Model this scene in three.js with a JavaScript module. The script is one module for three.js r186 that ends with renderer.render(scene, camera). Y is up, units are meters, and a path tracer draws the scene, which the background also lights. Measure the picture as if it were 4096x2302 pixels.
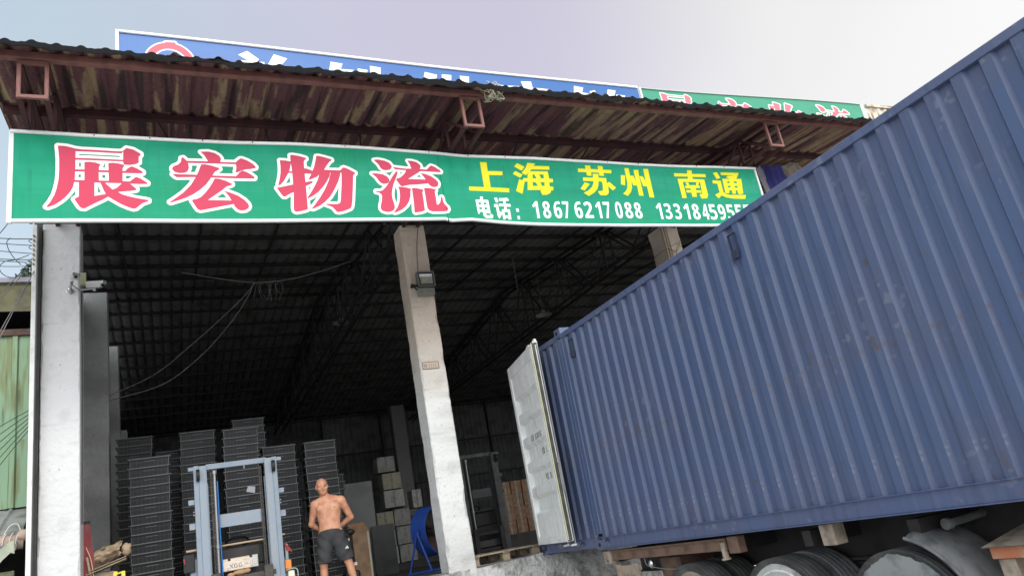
import * as THREE from 'three';
import { mergeGeometries, mergeVertices } from 'three/addons/utils/BufferGeometryUtils.js';
import { RoundedBoxGeometry } from 'three/addons/geometries/RoundedBoxGeometry.js';
import { MarchingCubes } from 'three/addons/objects/MarchingCubes.js';

// ---------------------------------------------------------------- camera, sky, sun, exposure
const EYE = 1.65;                                   // height of the lens above the yard
const scene = new THREE.Scene();
const camera = new THREE.PerspectiveCamera(42.17, 1024 / 575, 0.05, 600);
camera.position.set(0, EYE, 0);
camera.rotation.set(THREE.MathUtils.degToRad(17.93), THREE.MathUtils.degToRad(-26.56), THREE.MathUtils.degToRad(-10.78), 'YXZ');
const renderer = new THREE.WebGLRenderer({ antialias: true });
renderer.setSize(1024, 575);
renderer.toneMapping = THREE.LinearToneMapping;
renderer.toneMappingExposure = 1.08;
renderer.shadowMap.enabled = true;
const SUN = new THREE.Vector3(0.05, 0.55, 0.83).normalize();
const SUN_POWER = .85;

// ---------------------------------------------------------------- small maths
let seed = 7;
const rnd = () => { seed = (seed * 1664525 + 1013904223) >>> 0; return seed / 4294967296; };
const rr = (a, b) => a + (b - a) * rnd();
const clamp = (x, a = 0, b = 1) => Math.min(b, Math.max(a, x));
const smooth = (a, b, x) => { const t = clamp((x - a) / (b - a)); return t * t * (3 - 2 * t); };
const lerp = (a, b, t) => a + (b - a) * t;
const mixc = (a, b, t) => [lerp(a[0], b[0], t), lerp(a[1], b[1], t), lerp(a[2], b[2], t)];
const hash = (x, y, s = 0) => { let h = (Math.imul(x | 0, 374761393) + Math.imul(y | 0, 668265263) + Math.imul(s | 0, 974634777)) | 0; h = Math.imul(h ^ (h >>> 13), 1274126177); return ((h ^ (h >>> 16)) >>> 0) / 4294967296; };
function vnoise(x, y, per = 0, s = 0) {
  const xi = Math.floor(x), yi = Math.floor(y), fx = x - xi, fy = y - yi, u = fx * fx * (3 - 2 * fx), v = fy * fy * (3 - 2 * fy);
  const w = (a) => (per ? ((a % per) + per) % per : a);
  return lerp(lerp(hash(w(xi), w(yi), s), hash(w(xi + 1), w(yi), s), u), lerp(hash(w(xi), w(yi + 1), s), hash(w(xi + 1), w(yi + 1), s), u), v);
}
function fbm(x, y, oct = 4, per = 0, s = 0) { let a = 0, w = .5, n = 0; for (let i = 0; i < oct; i++) { a += w * vnoise(x, y, per, s + i); n += w; x *= 2; y *= 2; per *= 2; w *= .5; } return a / n; }

// sky: thin bright overcast, bluer to the left of the warehouse, whitest low on the right
{
  const W = 512, H = 256, data = new Float32Array(W * H * 4);
  const d = new THREE.Vector3();
  for (let j = 0; j < H; j++) for (let i = 0; i < W; i++) {
    const az = ((i + .5) / W - .5) * Math.PI * 2, el = ((j + .5) / H - .5) * Math.PI;
    d.set(Math.cos(az) * Math.cos(el), Math.sin(el), Math.sin(az) * Math.cos(el));
    const e = Math.max(0, el) / (Math.PI / 2);
    const right = clamp(.5 + .5 * (d.x * .86 - d.z * .5) / Math.max(.25, Math.cos(el)) * 1.0);   // 1 towards the far right of the view
    const w = smooth(.42, 1.0, right);
    const n = fbm(d.x * 2.0 + 9 + d.y * 2.4, d.z * 2.0 + 4 - d.y * 3.2, 5, 0, 3) - .5;
    const va = Math.atan2(d.x, -d.z) * 180 / Math.PI, back = 1 - smooth(110, 180, Math.abs(va)), w1 = smooth(-14, 24, va) * back, w2 = smooth(30, 54, va) * back;
    let [r, g, b] = mixc(mixc([.485, .60, .70], [.535, .515, .645], w1), [.735, .735, .74], w2);
    const low = 1 + .15 * (1 - smooth(.40, .70, el)); r *= low; g *= low; b *= low;
    const q = 1 + n * .22; r *= q; g *= q; b *= q;
    const ang = Math.acos(clamp(d.dot(SUN), -1, 1)), glow = 2.0 * Math.exp(-((ang / .72) ** 2)) + .25 * Math.exp(-((ang / 1.15) ** 2));
    const haze = 1.0 * Math.exp(-((Math.max(0, el) / .36) ** 2)) * smooth(-.35, .8, d.z);                // bright low haze on the sun's side of the sky
    r += glow * 1.02 + haze; g += glow + haze; b += glow * .95 + haze;
    if (el < 0) { const k = smooth(0, -.2, el); r = lerp(r, .3, k); g = lerp(g, .3, k); b = lerp(b, .3, k); }
    const o = (j * W + i) * 4; data[o] = r; data[o + 1] = g; data[o + 2] = b; data[o + 3] = 1;
  }
  const t = new THREE.DataTexture(data, W, H, THREE.RGBAFormat, THREE.FloatType);
  t.mapping = THREE.EquirectangularReflectionMapping; t.magFilter = THREE.LinearFilter; t.minFilter = THREE.LinearFilter; t.wrapS = THREE.RepeatWrapping; t.needsUpdate = true;
  scene.background = t; scene.environment = t;
}
const sun = new THREE.DirectionalLight(new THREE.Color(1, .965, .9), SUN_POWER);
sun.position.copy(SUN).multiplyScalar(60); sun.target.position.set(3, 2, -8);
sun.position.add(sun.target.position); sun.castShadow = true; sun.shadow.radius = 22;
sun.shadow.mapSize.set(2048, 2048);
Object.assign(sun.shadow.camera, { left: -30, right: 30, top: 30, bottom: -30, near: 1, far: 140 });
scene.add(sun, sun.target);

// ---------------------------------------------------------------- materials
const srgb = (r, g, b) => new THREE.Color().setRGB(r / 255, g / 255, b / 255, THREE.SRGBColorSpace);
const lin = (r, g, b) => new THREE.Color().setRGB(r, g, b);
const toS = (x) => { x = clamp(x); return 255 * (x <= .0031308 ? 12.92 * x : 1.055 * x ** (1 / 2.4) - .055); };
function dataTex(w, h, fn, repeatMetres = 1, srgbOut = true) {       // fn(u,v) -> linear [r,g,b] in 0..1, tiling
  const a = new Uint8Array(w * h * 4);
  for (let j = 0; j < h; j++) for (let i = 0; i < w; i++) { const c = fn(i / w, j / h), o = (j * w + i) * 4; for (let k = 0; k < 3; k++) a[o + k] = srgbOut ? toS(c[k]) : clamp(c[k]) * 255; a[o + 3] = 255; }
  const t = new THREE.DataTexture(a, w, h); t.magFilter = THREE.LinearFilter; t.minFilter = THREE.LinearMipmapLinearFilter; t.wrapS = t.wrapT = THREE.RepeatWrapping;
  if (srgbOut) t.colorSpace = THREE.SRGBColorSpace;
  t.repeat.set(1 / repeatMetres, 1 / repeatMetres); t.needsUpdate = true; return t;
}
function mat(color, rough = .7, o = {}) { return new THREE.MeshStandardMaterial({ color, roughness: rough, metalness: 0, side: THREE.DoubleSide, ...o }); }
const roughTex = dataTex(128, 128, (u, v) => { const n = fbm(u * 8, v * 8, 4, 8, 4); const q = clamp(.9 + (n - .5) * .4); return [q, q, q]; }, 1, false);
function grimy(base, dark, amount, rough, metres = 1.7, s = 1, o = {}, stretch = 1) {   // painted or raw surface with uneven dirt
  const t = dataTex(256, 256, (u, v) => { const n = fbm(u * 6, v * 6 / stretch, 5, stretch === 1 ? 6 : 0, s), f = fbm(u * 40, v * 40 / stretch, 2, stretch === 1 ? 40 : 0, s + 9); const k = clamp(smooth(.35, .8, n) * amount + (f - .5) * .25 * amount); return mixc(base, dark, k); }, metres);
  return mat(lin(1, 1, 1), clamp(rough * 1.12), { map: t, roughnessMap: roughTex, ...o });
}
const bumpTex = dataTex(256, 256, (u, v) => { const n = fbm(u * 12, v * 12, 5, 12, 21); return [n, n, n]; }, .6, false);
const M = {
  paintedColumn: mat(lin(1, 1, 1), .85, { vertexColors: true, map: dataTex(256, 512, (u, v) => { const n = fbm(u * 5, v * 10, 5, 0, 31), f = fbm(u * 30, v * 60, 2, 0, 33); const cx = Math.floor(u * 26), cy = Math.floor(v * 52), hx = hash(cx, cy, 35), pit = hx > .87 ? 1 - smooth(.10, .10 + .22 * hash(cx, cy, 36), Math.hypot(u * 26 - cx - .5, (v * 52 - cy - .5) * (.4 + hash(cx, cy, 37)))) : 0; const k = smooth(.52, .78, n) * .22 + (f - .5) * .10 + pit * .8; return mixc([1, 1, 1], [.55, .52, .48], k); }, 1.3), bumpMap: bumpTex, bumpScale: .012 }),
  smoothColumn: mat(lin(1, 1, 1), .85, { vertexColors: true, map: dataTex(256, 512, (u, v) => { const n = fbm(u * 5, v * 10, 5, 0, 31), f = fbm(u * 30, v * 60, 2, 0, 33); const cx = Math.floor(u * 26), cy = Math.floor(v * 52), hx = hash(cx, cy, 35), pit = hx > .985 ? 1 - smooth(.10, .10 + .22 * hash(cx, cy, 36), Math.hypot(u * 26 - cx - .5, (v * 52 - cy - .5) * (.4 + hash(cx, cy, 37)))) : 0; const k = smooth(.52, .78, n) * .22 + (f - .5) * .10 + pit * .8; return mixc([1, 1, 1], [.55, .52, .48], k); }, 1.3), bumpMap: bumpTex, bumpScale: .012 }),
  rawConcrete: grimy([.56, .555, .54], [.20, .195, .185], .9, .92, 1.1, 41, { bumpMap: bumpTex, bumpScale: .06 }),
  yard: grimy([.45, .44, .42], [.30, .295, .28], .8, .95, 3.1, 45, { bumpMap: bumpTex, bumpScale: .02 }),
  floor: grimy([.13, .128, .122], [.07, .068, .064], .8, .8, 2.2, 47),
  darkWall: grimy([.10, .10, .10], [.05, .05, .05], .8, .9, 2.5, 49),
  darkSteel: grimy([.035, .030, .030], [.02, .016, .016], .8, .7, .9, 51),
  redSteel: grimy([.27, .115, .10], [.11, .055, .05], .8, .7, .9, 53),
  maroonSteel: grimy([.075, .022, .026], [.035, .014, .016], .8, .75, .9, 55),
  white: mat(srgb(236, 238, 236), .55), whiteTrim: grimy([.8, .8, .78], [.45, .42, .36], .55, .6, .8, 57),
  black: mat(lin(.012, .012, .013), .6), rubber: grimy([.055, .055, .055], [.11, .106, .10], .9, .9, .5, 59),
  dustyRubber: grimy([.20, .20, .20], [.085, .085, .085], .8, .85, .5, 60),
  crate: mat(lin(.020, .0205, .022), .5), crateRim: mat(lin(.18, .183, .188), .36),
  chrome: mat(lin(.6, .6, .6), .28, { metalness: 1 }), steel: mat(lin(.3, .3, .3), .45, { metalness: .8 }),
  greyPlastic: mat(lin(.42, .43, .42), .5), wire: mat(lin(.03, .032, .035), .6), paleWire: mat(lin(.20, .195, .185), .7),
};

// ---------------------------------------------------------------- geometry helpers
function uvBox(g) {                                   // box projection, uv in metres
  if (g.index) g = g.toNonIndexed();
  const p = g.attributes.position, n = g.attributes.normal, uv = new Float32Array(p.count * 2);
  for (let i = 0; i < p.count; i += 3) {
    let ax = 0, ay = 0, az = 0; for (let k = 0; k < 3; k++) { ax += Math.abs(n.getX(i + k)); ay += Math.abs(n.getY(i + k)); az += Math.abs(n.getZ(i + k)); }
    for (let k = 0; k < 3; k++) { const x = p.getX(i + k), y = p.getY(i + k), z = p.getZ(i + k); const o = (i + k) * 2; if (ay >= ax && ay >= az) { uv[o] = x; uv[o + 1] = z; } else if (ax >= az) { uv[o] = z; uv[o + 1] = y; } else { uv[o] = x; uv[o + 1] = y; } }
  }
  g.setAttribute('uv', new THREE.BufferAttribute(uv, 2)); return g;
}
const place = (g, x = 0, y = 0, z = 0, rx = 0, ry = 0, rz = 0) => { g.applyMatrix4(new THREE.Matrix4().compose(new THREE.Vector3(x, y, z), new THREE.Quaternion().setFromEuler(new THREE.Euler(rx, ry, rz)), new THREE.Vector3(1, 1, 1))); return g; };
const box = (w, h, d, x = 0, y = 0, z = 0, rx = 0, ry = 0, rz = 0) => uvBox(place(new THREE.BoxGeometry(w, h, d), x, y, z, rx, ry, rz));
const rbox = (w, h, d, r, x = 0, y = 0, z = 0, rx = 0, ry = 0, rz = 0) => uvBox(place(new RoundedBoxGeometry(w, h, d, 2, Math.min(r, w / 2.01, h / 2.01, d / 2.01)), x, y, z, rx, ry, rz));
const span = (x0, x1, y0, y1, z0, z1) => box(Math.abs(x1 - x0), Math.abs(y1 - y0), Math.abs(z1 - z0), (x0 + x1) / 2, (y0 + y1) / 2, (z0 + z1) / 2);
const rspan = (x0, x1, y0, y1, z0, z1, r = .006) => rbox(Math.abs(x1 - x0), Math.abs(y1 - y0), Math.abs(z1 - z0), r, (x0 + x1) / 2, (y0 + y1) / 2, (z0 + z1) / 2);
const V = (x, y, z) => new THREE.Vector3(x, y, z);
function along(g, a, b) {                             // a geometry built along +y from -h/2..h/2, laid from a to b
  const dir = b.clone().sub(a), m = a.clone().add(b).multiplyScalar(.5);
  const q = new THREE.Quaternion().setFromUnitVectors(V(0, 1, 0), dir.normalize());
  g.applyMatrix4(new THREE.Matrix4().compose(m, q, V(1, 1, 1))); return g;
}
const rod = (a, b, r, seg = 10, r2 = r) => uvBox(along(new THREE.CylinderGeometry(r2, r, a.distanceTo(b), seg), a, b));
const bar = (a, b, w, d = w) => uvBox(along(new THREE.BoxGeometry(w, a.distanceTo(b), d), a, b));
const tube = (pts, r, seg = 40, rad = 6, closed = false) => uvBox(new THREE.TubeGeometry(new THREE.CatmullRomCurve3(pts, closed), seg, r, rad, closed));
const disc = (r, h, x, y, z, axis = 'y', seg = 20) => uvBox(place(new THREE.CylinderGeometry(r, r, h, seg), x, y, z, axis === 'z' ? Math.PI / 2 : 0, 0, axis === 'x' ? Math.PI / 2 : 0));
const ball = (rx, ry, rz, x, y, z, s = 14) => { const g = new THREE.SphereGeometry(1, s, s); g.scale(rx, ry, rz); return uvBox(place(g, x, y, z)); };
const merge = (l) => { l = l.map((g) => { if (g.index) g = g.toNonIndexed(); for (const k of Object.keys(g.attributes)) if (!['position', 'normal', 'uv'].includes(k)) g.deleteAttribute(k); if (!g.attributes.uv) uvBox(g); return g; }); return l.length === 1 ? l[0] : mergeGeometries(l); };
function quads(list) {                                // list of [a,b,c,d] (Vector3) -> flat shaded geometry
  const p = []; for (const [a, b, c, d] of list) for (const v of [a, b, c, a, c, d]) p.push(v.x, v.y, v.z);
  const g = new THREE.BufferGeometry(); g.setAttribute('position', new THREE.BufferAttribute(new Float32Array(p), 3)); g.computeVertexNormals(); return uvBox(g);
}
function gridSurf(nu, nv, f, thick = 0, nrm = V(0, 1, 0)) {   // smooth sheet from f(u,v) -> Vector3; uv from arc in metres; closed with thickness along nrm
  const pos = [], uv = [], idx = []; const layers = thick ? 2 : 1;
  for (let l = 0; l < layers; l++) for (let j = 0; j <= nv; j++) for (let i = 0; i <= nu; i++) { const p = f(i / nu, j / nv); if (l) p.addScaledVector(nrm, thick); pos.push(p.x, p.y, p.z); const q = f(i / nu, j / nv); uv.push(q.x, nrm.y > .6 ? q.z : q.y); }
  const W = nu + 1, N = W * (nv + 1);
  for (let j = 0; j < nv; j++) for (let i = 0; i < nu; i++) { const a = j * W + i, b = a + 1, c = a + W, d = c + 1; idx.push(a, c, b, b, c, d); if (thick) idx.push(N + a, N + b, N + c, N + b, N + d, N + c); }
  if (thick) { const edge = (a, b) => idx.push(a, b, N + b, a, N + b, N + a); for (let i = 0; i < nu; i++) { edge(i, i + 1); edge(nv * W + i + 1, nv * W + i); } for (let j = 0; j < nv; j++) { edge((j + 1) * W, j * W); edge(j * W + nu, (j + 1) * W + nu); } }
  const g = new THREE.BufferGeometry(); g.setAttribute('position', new THREE.Float32BufferAttribute(pos, 3)); g.setAttribute('uv', new THREE.Float32BufferAttribute(uv, 2)); g.setIndex(idx); g.computeVertexNormals(); return g;
}

// ---------------------------------------------------------------- naming
const used = {};
const numbered = (n) => { const k = used[n] = (used[n] ?? -1) + 1; return k ? `${n}_${String(k).padStart(3, '0')}` : n; };
const shade = (m) => { m.castShadow = true; m.receiveShadow = true; return m; };
function describe(o, label, category, o2 = {}) { o.userData = { label, category }; if (o2.group) o.userData.group = o2.group; if (o2.kind) o.userData.kind = o2.kind; return o; }
function thing(name, label, category, p = [0, 0, 0], o = {}) { const g = new THREE.Group(); g.name = numbered(name); g.position.set(p[0], p[1], p[2]); if (o.ry) g.rotation.y = o.ry; describe(g, label, category, o); scene.add(g); return g; }
function single(name, label, category, geo, material, p = [0, 0, 0], o = {}) { const m = shade(new THREE.Mesh(geo, material)); m.name = numbered(name); m.position.set(p[0], p[1], p[2]); if (o.ry) m.rotation.y = o.ry; describe(m, label, category, o); scene.add(m); return m; }
function part(parent, name, geo, material, p, label) { const m = shade(new THREE.Mesh(geo, material)); m.name = name; if (p) m.position.set(p[0], p[1], p[2]); if (label) m.userData.label = label; parent.add(m); return m; }
function structure(name, geo, material) { const m = shade(new THREE.Mesh(geo, material)); m.name = numbered(name); m.userData = { kind: 'structure' }; scene.add(m); return m; }
function canvasTex(w, h, draw) { const c = document.createElement('canvas'); c.width = w; c.height = h; const x = c.getContext('2d'); draw(x, w, h); const t = new THREE.CanvasTexture(c); t.colorSpace = THREE.SRGBColorSpace; t.anisotropy = 8; return t; }

// ================================================================ GROUND AND DOCK
const FLOOR = EYE - .35, ZD = -10.5;                 // dock level and the line of its front edge
structure('ground', (() => { const g = new THREE.PlaneGeometry(500, 500, 4, 4); g.rotateX(-Math.PI / 2); return uvBox(g); })(), M.yard);
{
  // dock front: rough broken concrete, then the smooth slab behind it
  const nx = 260, ny = 26, x0 = -1.45, x1 = 20;
  const f = (u, v) => { const x = lerp(x0, x1, u), yy = lerp(0, FLOOR, v); const wear = (fbm(x * 3.1, yy * 3.1, 5, 0, 61) - .5) * .13 + (vnoise(x * 19, yy * 19, 0, 62) - .5) * .022; const top = smooth(.86, 1, v); return V(x, yy + (v > .9 ? (fbm(x * 4, 3, 4, 0, 66) - .55) * .07 * top : 0), ZD + .02 + wear * (1 - top * .3) - top * (.02 + .05 * fbm(x * 2.2, 8, 3, 0, 67))); };
  const front = gridSurf(nx, ny, f, 0, V(0, 0, 1));
  const dock = shade(new THREE.Mesh(front, M.rawConcrete)); dock.name = 'dock_face'; 
  const d = thing('loading_dock', 'raised concrete loading dock with a broken rough front edge', 'loading dock');
  d.userData = { kind: 'structure' }; d.add(dock);
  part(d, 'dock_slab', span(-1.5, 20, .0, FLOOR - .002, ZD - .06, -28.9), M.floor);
  // worn rim that closes the gap between face and slab
  part(d, 'dock_rim', gridSurf(260, 3, (u, v) => { const a = f(u, 1); return V(a.x, lerp(a.y, FLOOR + .002, smooth(0, .8, v)), lerp(a.z, ZD - .45, v)); }, 0, V(0, 1, 0)), M.rawConcrete);
}
// ================================================================ WAREHOUSE
const roofY = (z) => { const a = -z; return EYE + 5.42 + .1 * ((a < 18 ? a : 36 - a) - 7.46); };      // underside of the sheets, ridge at z = -18
const wh = thing('warehouse', 'open fronted warehouse with white concrete columns and rusty tiled sheet roof', 'warehouse');
// --- columns
function columnGeo(w, d, h, y0, chip, tint, s) {
  const step = .045, n = Math.ceil(h / step), pos = [], col = [], uv = [], idx = [];
  const ring = [];
  for (let k = 0; k <= n; k++) {
    const y = h * k / n, pts = [];
    for (let c = 0; c < 4; c++) {
      const sx = c === 0 || c === 3 ? -1 : 1, sz = c < 2 ? 1 : -1, big = Math.max(0, fbm(y * 3.2, c * 7.3 + s, 4, 0, 71) - .45);
      const ch = .010 + chip * (big * .16 + vnoise(y * 24, c * 3, 0, 72 + s) * .010);
      const bow = (fbm(y * .9, c * 5 + s, 2, 0, 73) - .5) * .006;
      const X = sx * (w / 2 + bow), Z = sz * (d / 2 + bow);
      const A = [X - sx * ch, Z], B = [X, Z - sz * ch];
      (c % 2 === 0 ? [B, A] : [A, B]).forEach((q) => pts.push(q));
    }
    ring.push(pts);
  }
  const per = [0]; for (let i = 0; i < 8; i++) { const a = ring[0][i], b = ring[0][(i + 1) % 8]; per.push(per[i] + Math.hypot(a[0] - b[0], a[1] - b[1])); }
  for (let i = 0; i < 8; i++) for (let e = 0; e < 2; e++) for (let k = 0; k <= n; k++) { const q = ring[k][(i + e) % 8], y = h * k / n; pos.push(q[0], y + y0, q[1]); uv.push(per[i + e], y); const t = tint(y + y0, per[i + e], i % 2 === 0 ? 0 : 1); col.push(...t); }
  const W = n + 1;
  for (let i = 0; i < 8; i++) for (let k = 0; k < n; k++) { const a = i * 2 * W + k, b = a + W; idx.push(a, a + 1, b, b, a + 1, b + 1); }
  const t = pos.length / 3; for (let i = 0; i < 8; i++) { const q = ring[n][i]; pos.push(q[0], h + y0, q[1]); uv.push(q[0], q[1]); col.push(.4, .4, .4); } for (let i = 1; i < 7; i++) idx.push(t, t + i + 1, t + i);
  const g = new THREE.BufferGeometry(); g.setAttribute('position', new THREE.Float32BufferAttribute(pos, 3)); g.setAttribute('uv', new THREE.Float32BufferAttribute(uv, 2)); g.setAttribute('color', new THREE.Float32BufferAttribute(col, 3)); g.setIndex(idx); g.computeVertexNormals(); return g;
}
const whiteTint = (y, p) => { const n = fbm(y * 2, p * 3, 4, 0, 81); const drip = smooth(.60, .78, fbm(p * 26, y * .9, 3, 0, 82)) * .22 * smooth(0, 2, y), foot = (1 - smooth(EYE - .3, EYE + .5, y + (n - .5) * .6)) * .45, k = smooth(.5, .85, n) * .18 + drip + foot; return mixc([.70, .695, .70], [.40, .39, .37], clamp(k)); };
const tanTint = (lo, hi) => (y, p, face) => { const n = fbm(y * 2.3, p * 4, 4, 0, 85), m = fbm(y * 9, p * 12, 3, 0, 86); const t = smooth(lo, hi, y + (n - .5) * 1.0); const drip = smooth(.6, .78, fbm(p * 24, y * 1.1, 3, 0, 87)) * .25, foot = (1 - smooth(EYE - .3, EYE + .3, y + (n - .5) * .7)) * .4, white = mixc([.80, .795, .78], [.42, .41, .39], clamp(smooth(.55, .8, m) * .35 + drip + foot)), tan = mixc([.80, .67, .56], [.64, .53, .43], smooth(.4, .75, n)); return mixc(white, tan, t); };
const topC = EYE + 4.93;
part(wh, 'column', columnGeo(.43, .42, topC, 0, .30, whiteTint, 1), M.smoothColumn, [-1.175, 0, ZD - .21]);
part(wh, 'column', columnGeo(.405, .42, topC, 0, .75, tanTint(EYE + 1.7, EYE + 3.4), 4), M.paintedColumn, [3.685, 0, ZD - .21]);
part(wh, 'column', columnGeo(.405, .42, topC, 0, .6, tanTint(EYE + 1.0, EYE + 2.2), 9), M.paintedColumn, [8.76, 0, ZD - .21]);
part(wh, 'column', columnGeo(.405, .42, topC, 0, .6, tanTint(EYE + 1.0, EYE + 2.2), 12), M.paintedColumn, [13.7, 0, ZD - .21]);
const inner = () => mixc([.40, .40, .395], [.25, .25, .245], rnd() * .5);
for (const [z, h, w] of [[-15.2, 5.7, .46], [-18.6, 5.65, .46], [-21.9, 4.35, .46]]) part(wh, 'column', columnGeo(w, .42, EYE + h, 0, .3, (y, p) => mixc([.80, .80, .79], [.58, .58, .57], smooth(.4, .7, fbm(y * 2, p * 3, 4, 0, 90))), 20 - z), M.paintedColumn, [-1.17, 0, z - .21]);
part(wh, 'column', columnGeo(.5, .42, EYE + 5.2, 0, .3, (y, p) => [.22, .22, .215], 33), M.paintedColumn, [7.75, 0, -26.9]);
// --- walls
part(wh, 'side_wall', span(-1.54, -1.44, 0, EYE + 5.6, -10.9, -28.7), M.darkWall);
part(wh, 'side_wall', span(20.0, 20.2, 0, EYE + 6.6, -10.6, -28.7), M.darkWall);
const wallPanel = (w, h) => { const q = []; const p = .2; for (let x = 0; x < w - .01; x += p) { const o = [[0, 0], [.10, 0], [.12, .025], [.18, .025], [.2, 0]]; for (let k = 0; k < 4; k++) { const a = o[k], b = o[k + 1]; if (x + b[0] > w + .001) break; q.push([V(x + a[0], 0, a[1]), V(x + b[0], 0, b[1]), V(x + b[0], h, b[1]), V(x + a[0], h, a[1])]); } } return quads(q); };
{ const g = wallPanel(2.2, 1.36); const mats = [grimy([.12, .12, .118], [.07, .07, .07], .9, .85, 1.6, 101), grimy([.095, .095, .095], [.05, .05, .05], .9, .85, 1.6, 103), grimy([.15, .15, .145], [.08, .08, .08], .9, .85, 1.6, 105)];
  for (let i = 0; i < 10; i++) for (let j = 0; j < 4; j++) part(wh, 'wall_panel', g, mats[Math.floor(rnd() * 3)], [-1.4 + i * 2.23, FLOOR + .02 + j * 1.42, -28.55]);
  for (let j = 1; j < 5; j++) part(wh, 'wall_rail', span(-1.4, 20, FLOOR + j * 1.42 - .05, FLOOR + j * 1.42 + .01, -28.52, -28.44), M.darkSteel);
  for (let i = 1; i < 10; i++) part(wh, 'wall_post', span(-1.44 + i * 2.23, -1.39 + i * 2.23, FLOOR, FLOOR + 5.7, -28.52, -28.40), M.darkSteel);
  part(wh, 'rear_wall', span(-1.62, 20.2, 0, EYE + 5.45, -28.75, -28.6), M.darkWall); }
// --- roof sheets: tile profile, four ribs to a sheet, one sheet every 0.86 m
const sheetMats = [];
for (let k = 0; k < 5; k++) {
  const rust = [.02, .22, .5, .75, .95][k];
  sheetMats.push(mat(lin(1, 1, 1), .8, { bumpMap: bumpTex, bumpScale: .02, map: dataTex(256, 256, (u, v) => {
    const s1 = fbm(u * 15, v * 1.3, 4, 0, 111 + k * 7), s2 = fbm(u * 44, v * 2.6, 3, 0, 112 + k * 7), fl = fbm(u * 30, v * 26, 3, 0, 113 + k);
    let c = mixc([.20, .082, .090], [.095, .046, .054], s2);                                 // maroon back of the sheet
    const t = smooth(.57 - rust * .14, .69 - rust * .09, s1 * .65 + s2 * .25 + fl * .14); c = mixc(c, mixc([.50, .37, .22], [.29, .20, .12], fl), t * .9);     // flaking tan deposit in streaks
    const o = smooth(.66, .8, s1 * .3 + s2 * .7) * smooth(.35, 1, rust); c = mixc(c, [.45, .20, .085], o * .8);
    return mixc(c, [.02, .015, .015], smooth(.56, .72, fbm(u * 22, v * 1.1, 3, 0, 117 + k)) * .75); }, 1.72) }));
}
const innerSheet = grimy([.19, .187, .183], [.09, .088, .085], .8, .85, 1.7, 119);
const topMat = new THREE.MeshPhysicalMaterial({ color: lin(.016, .016, .017), roughness: 1, specularIntensity: .15, side: THREE.DoubleSide });
const PROF = [[0, 0], [.03, 0], [.045, .012], [.058, .027], [.0785, .033], [.099, .027], [.112, .012], [.127, 0], [.215, 0]];
function roofSheet(x0, n, z0, z1, rows, jit, sd) {
  const pos = [], uv = [], idx = []; const prof = []; for (let k = 0; k < n; k++) for (let i = 0; i < PROF.length - 1; i++) prof.push([k * .215 + PROF[i][0], PROF[i][1]]); prof.push([n * .215, 0]); if (jit) { prof.push([n * .215 + .045, .014], [n * .215 + .0785, .036]); }
  const N = prof.length, t = .005;
  const wav = (x, z) => (fbm(x * 1.1, z * .5, 3, 0, 131) - .5) * .05 * smooth(-9.5, -7.4, z) - .042 * smooth(-7.52, -7.26, z);
  for (let l = 0; l < 2; l++) rows.forEach((q, j) => prof.forEach(([px, py], i) => {
    const z = lerp(z0, z1, q) + (j === 0 && jit ? (vnoise(px * 9, sd, 0, 132) - .5) * .05 + (hash(sd, 3) - .5) * .07 : 0);
    pos.push(px, roofY(z) + py + jit + wav(x0 + px, z) + (l ? t : 0) + (j === 0 && jit ? (vnoise(px * 14, sd, 0, 133) - .5) * .016 : 0), z); uv.push(x0 + px, z); }));
  const R = rows.length, L = N * R;
  for (let j = 0; j < R - 1; j++) for (let i = 0; i < N - 1; i++) { const a = j * N + i, b = a + 1, c = a + N, d = c + 1; idx.push(a, c, b, b, c, d, L + a, L + b, L + c, L + b, L + d, L + c); }
  for (let i = 0; i < N - 1; i++) { idx.push(i, i + 1, L + i + 1, i, L + i + 1, L + i); }
  const g = new THREE.BufferGeometry(); g.setAttribute('position', new THREE.Float32BufferAttribute(pos, 3)); g.setAttribute('uv', new THREE.Float32BufferAttribute(uv, 2)); g.setIndex(idx); g.computeVertexNormals(); return g;
}
for (let i = 0, x = -1.59; x < 20.1; i++, x += .86) {
  const f = smooth(0, 9.5, x), k = clamp(Math.floor(f * 4.2 + rr(-.6, .9)), 0, 4);
  const m = part(wh, 'roof_sheet', roofSheet(x, 4, -7.27 + rr(-.03, .03), -10.9, [0, .015, .04, .1, .2, .32, .46, .6, .75, .9, 1], .003 + (i % 2) * .006 + rr(0, .004), i), sheetMats[k], [x, 0, 0]);
  part(wh, 'roof_sheet', roofSheet(x, 4, -10.75, -18.1, [0, .25, .5, .75, 1], 0, i), innerSheet, [x, -.012, 0]);
  part(wh, 'roof_sheet', roofSheet(x, 4, -17.9, -28.9, [0, .5, 1], 0, i), innerSheet, [x, -.02, 0]);
}
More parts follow.
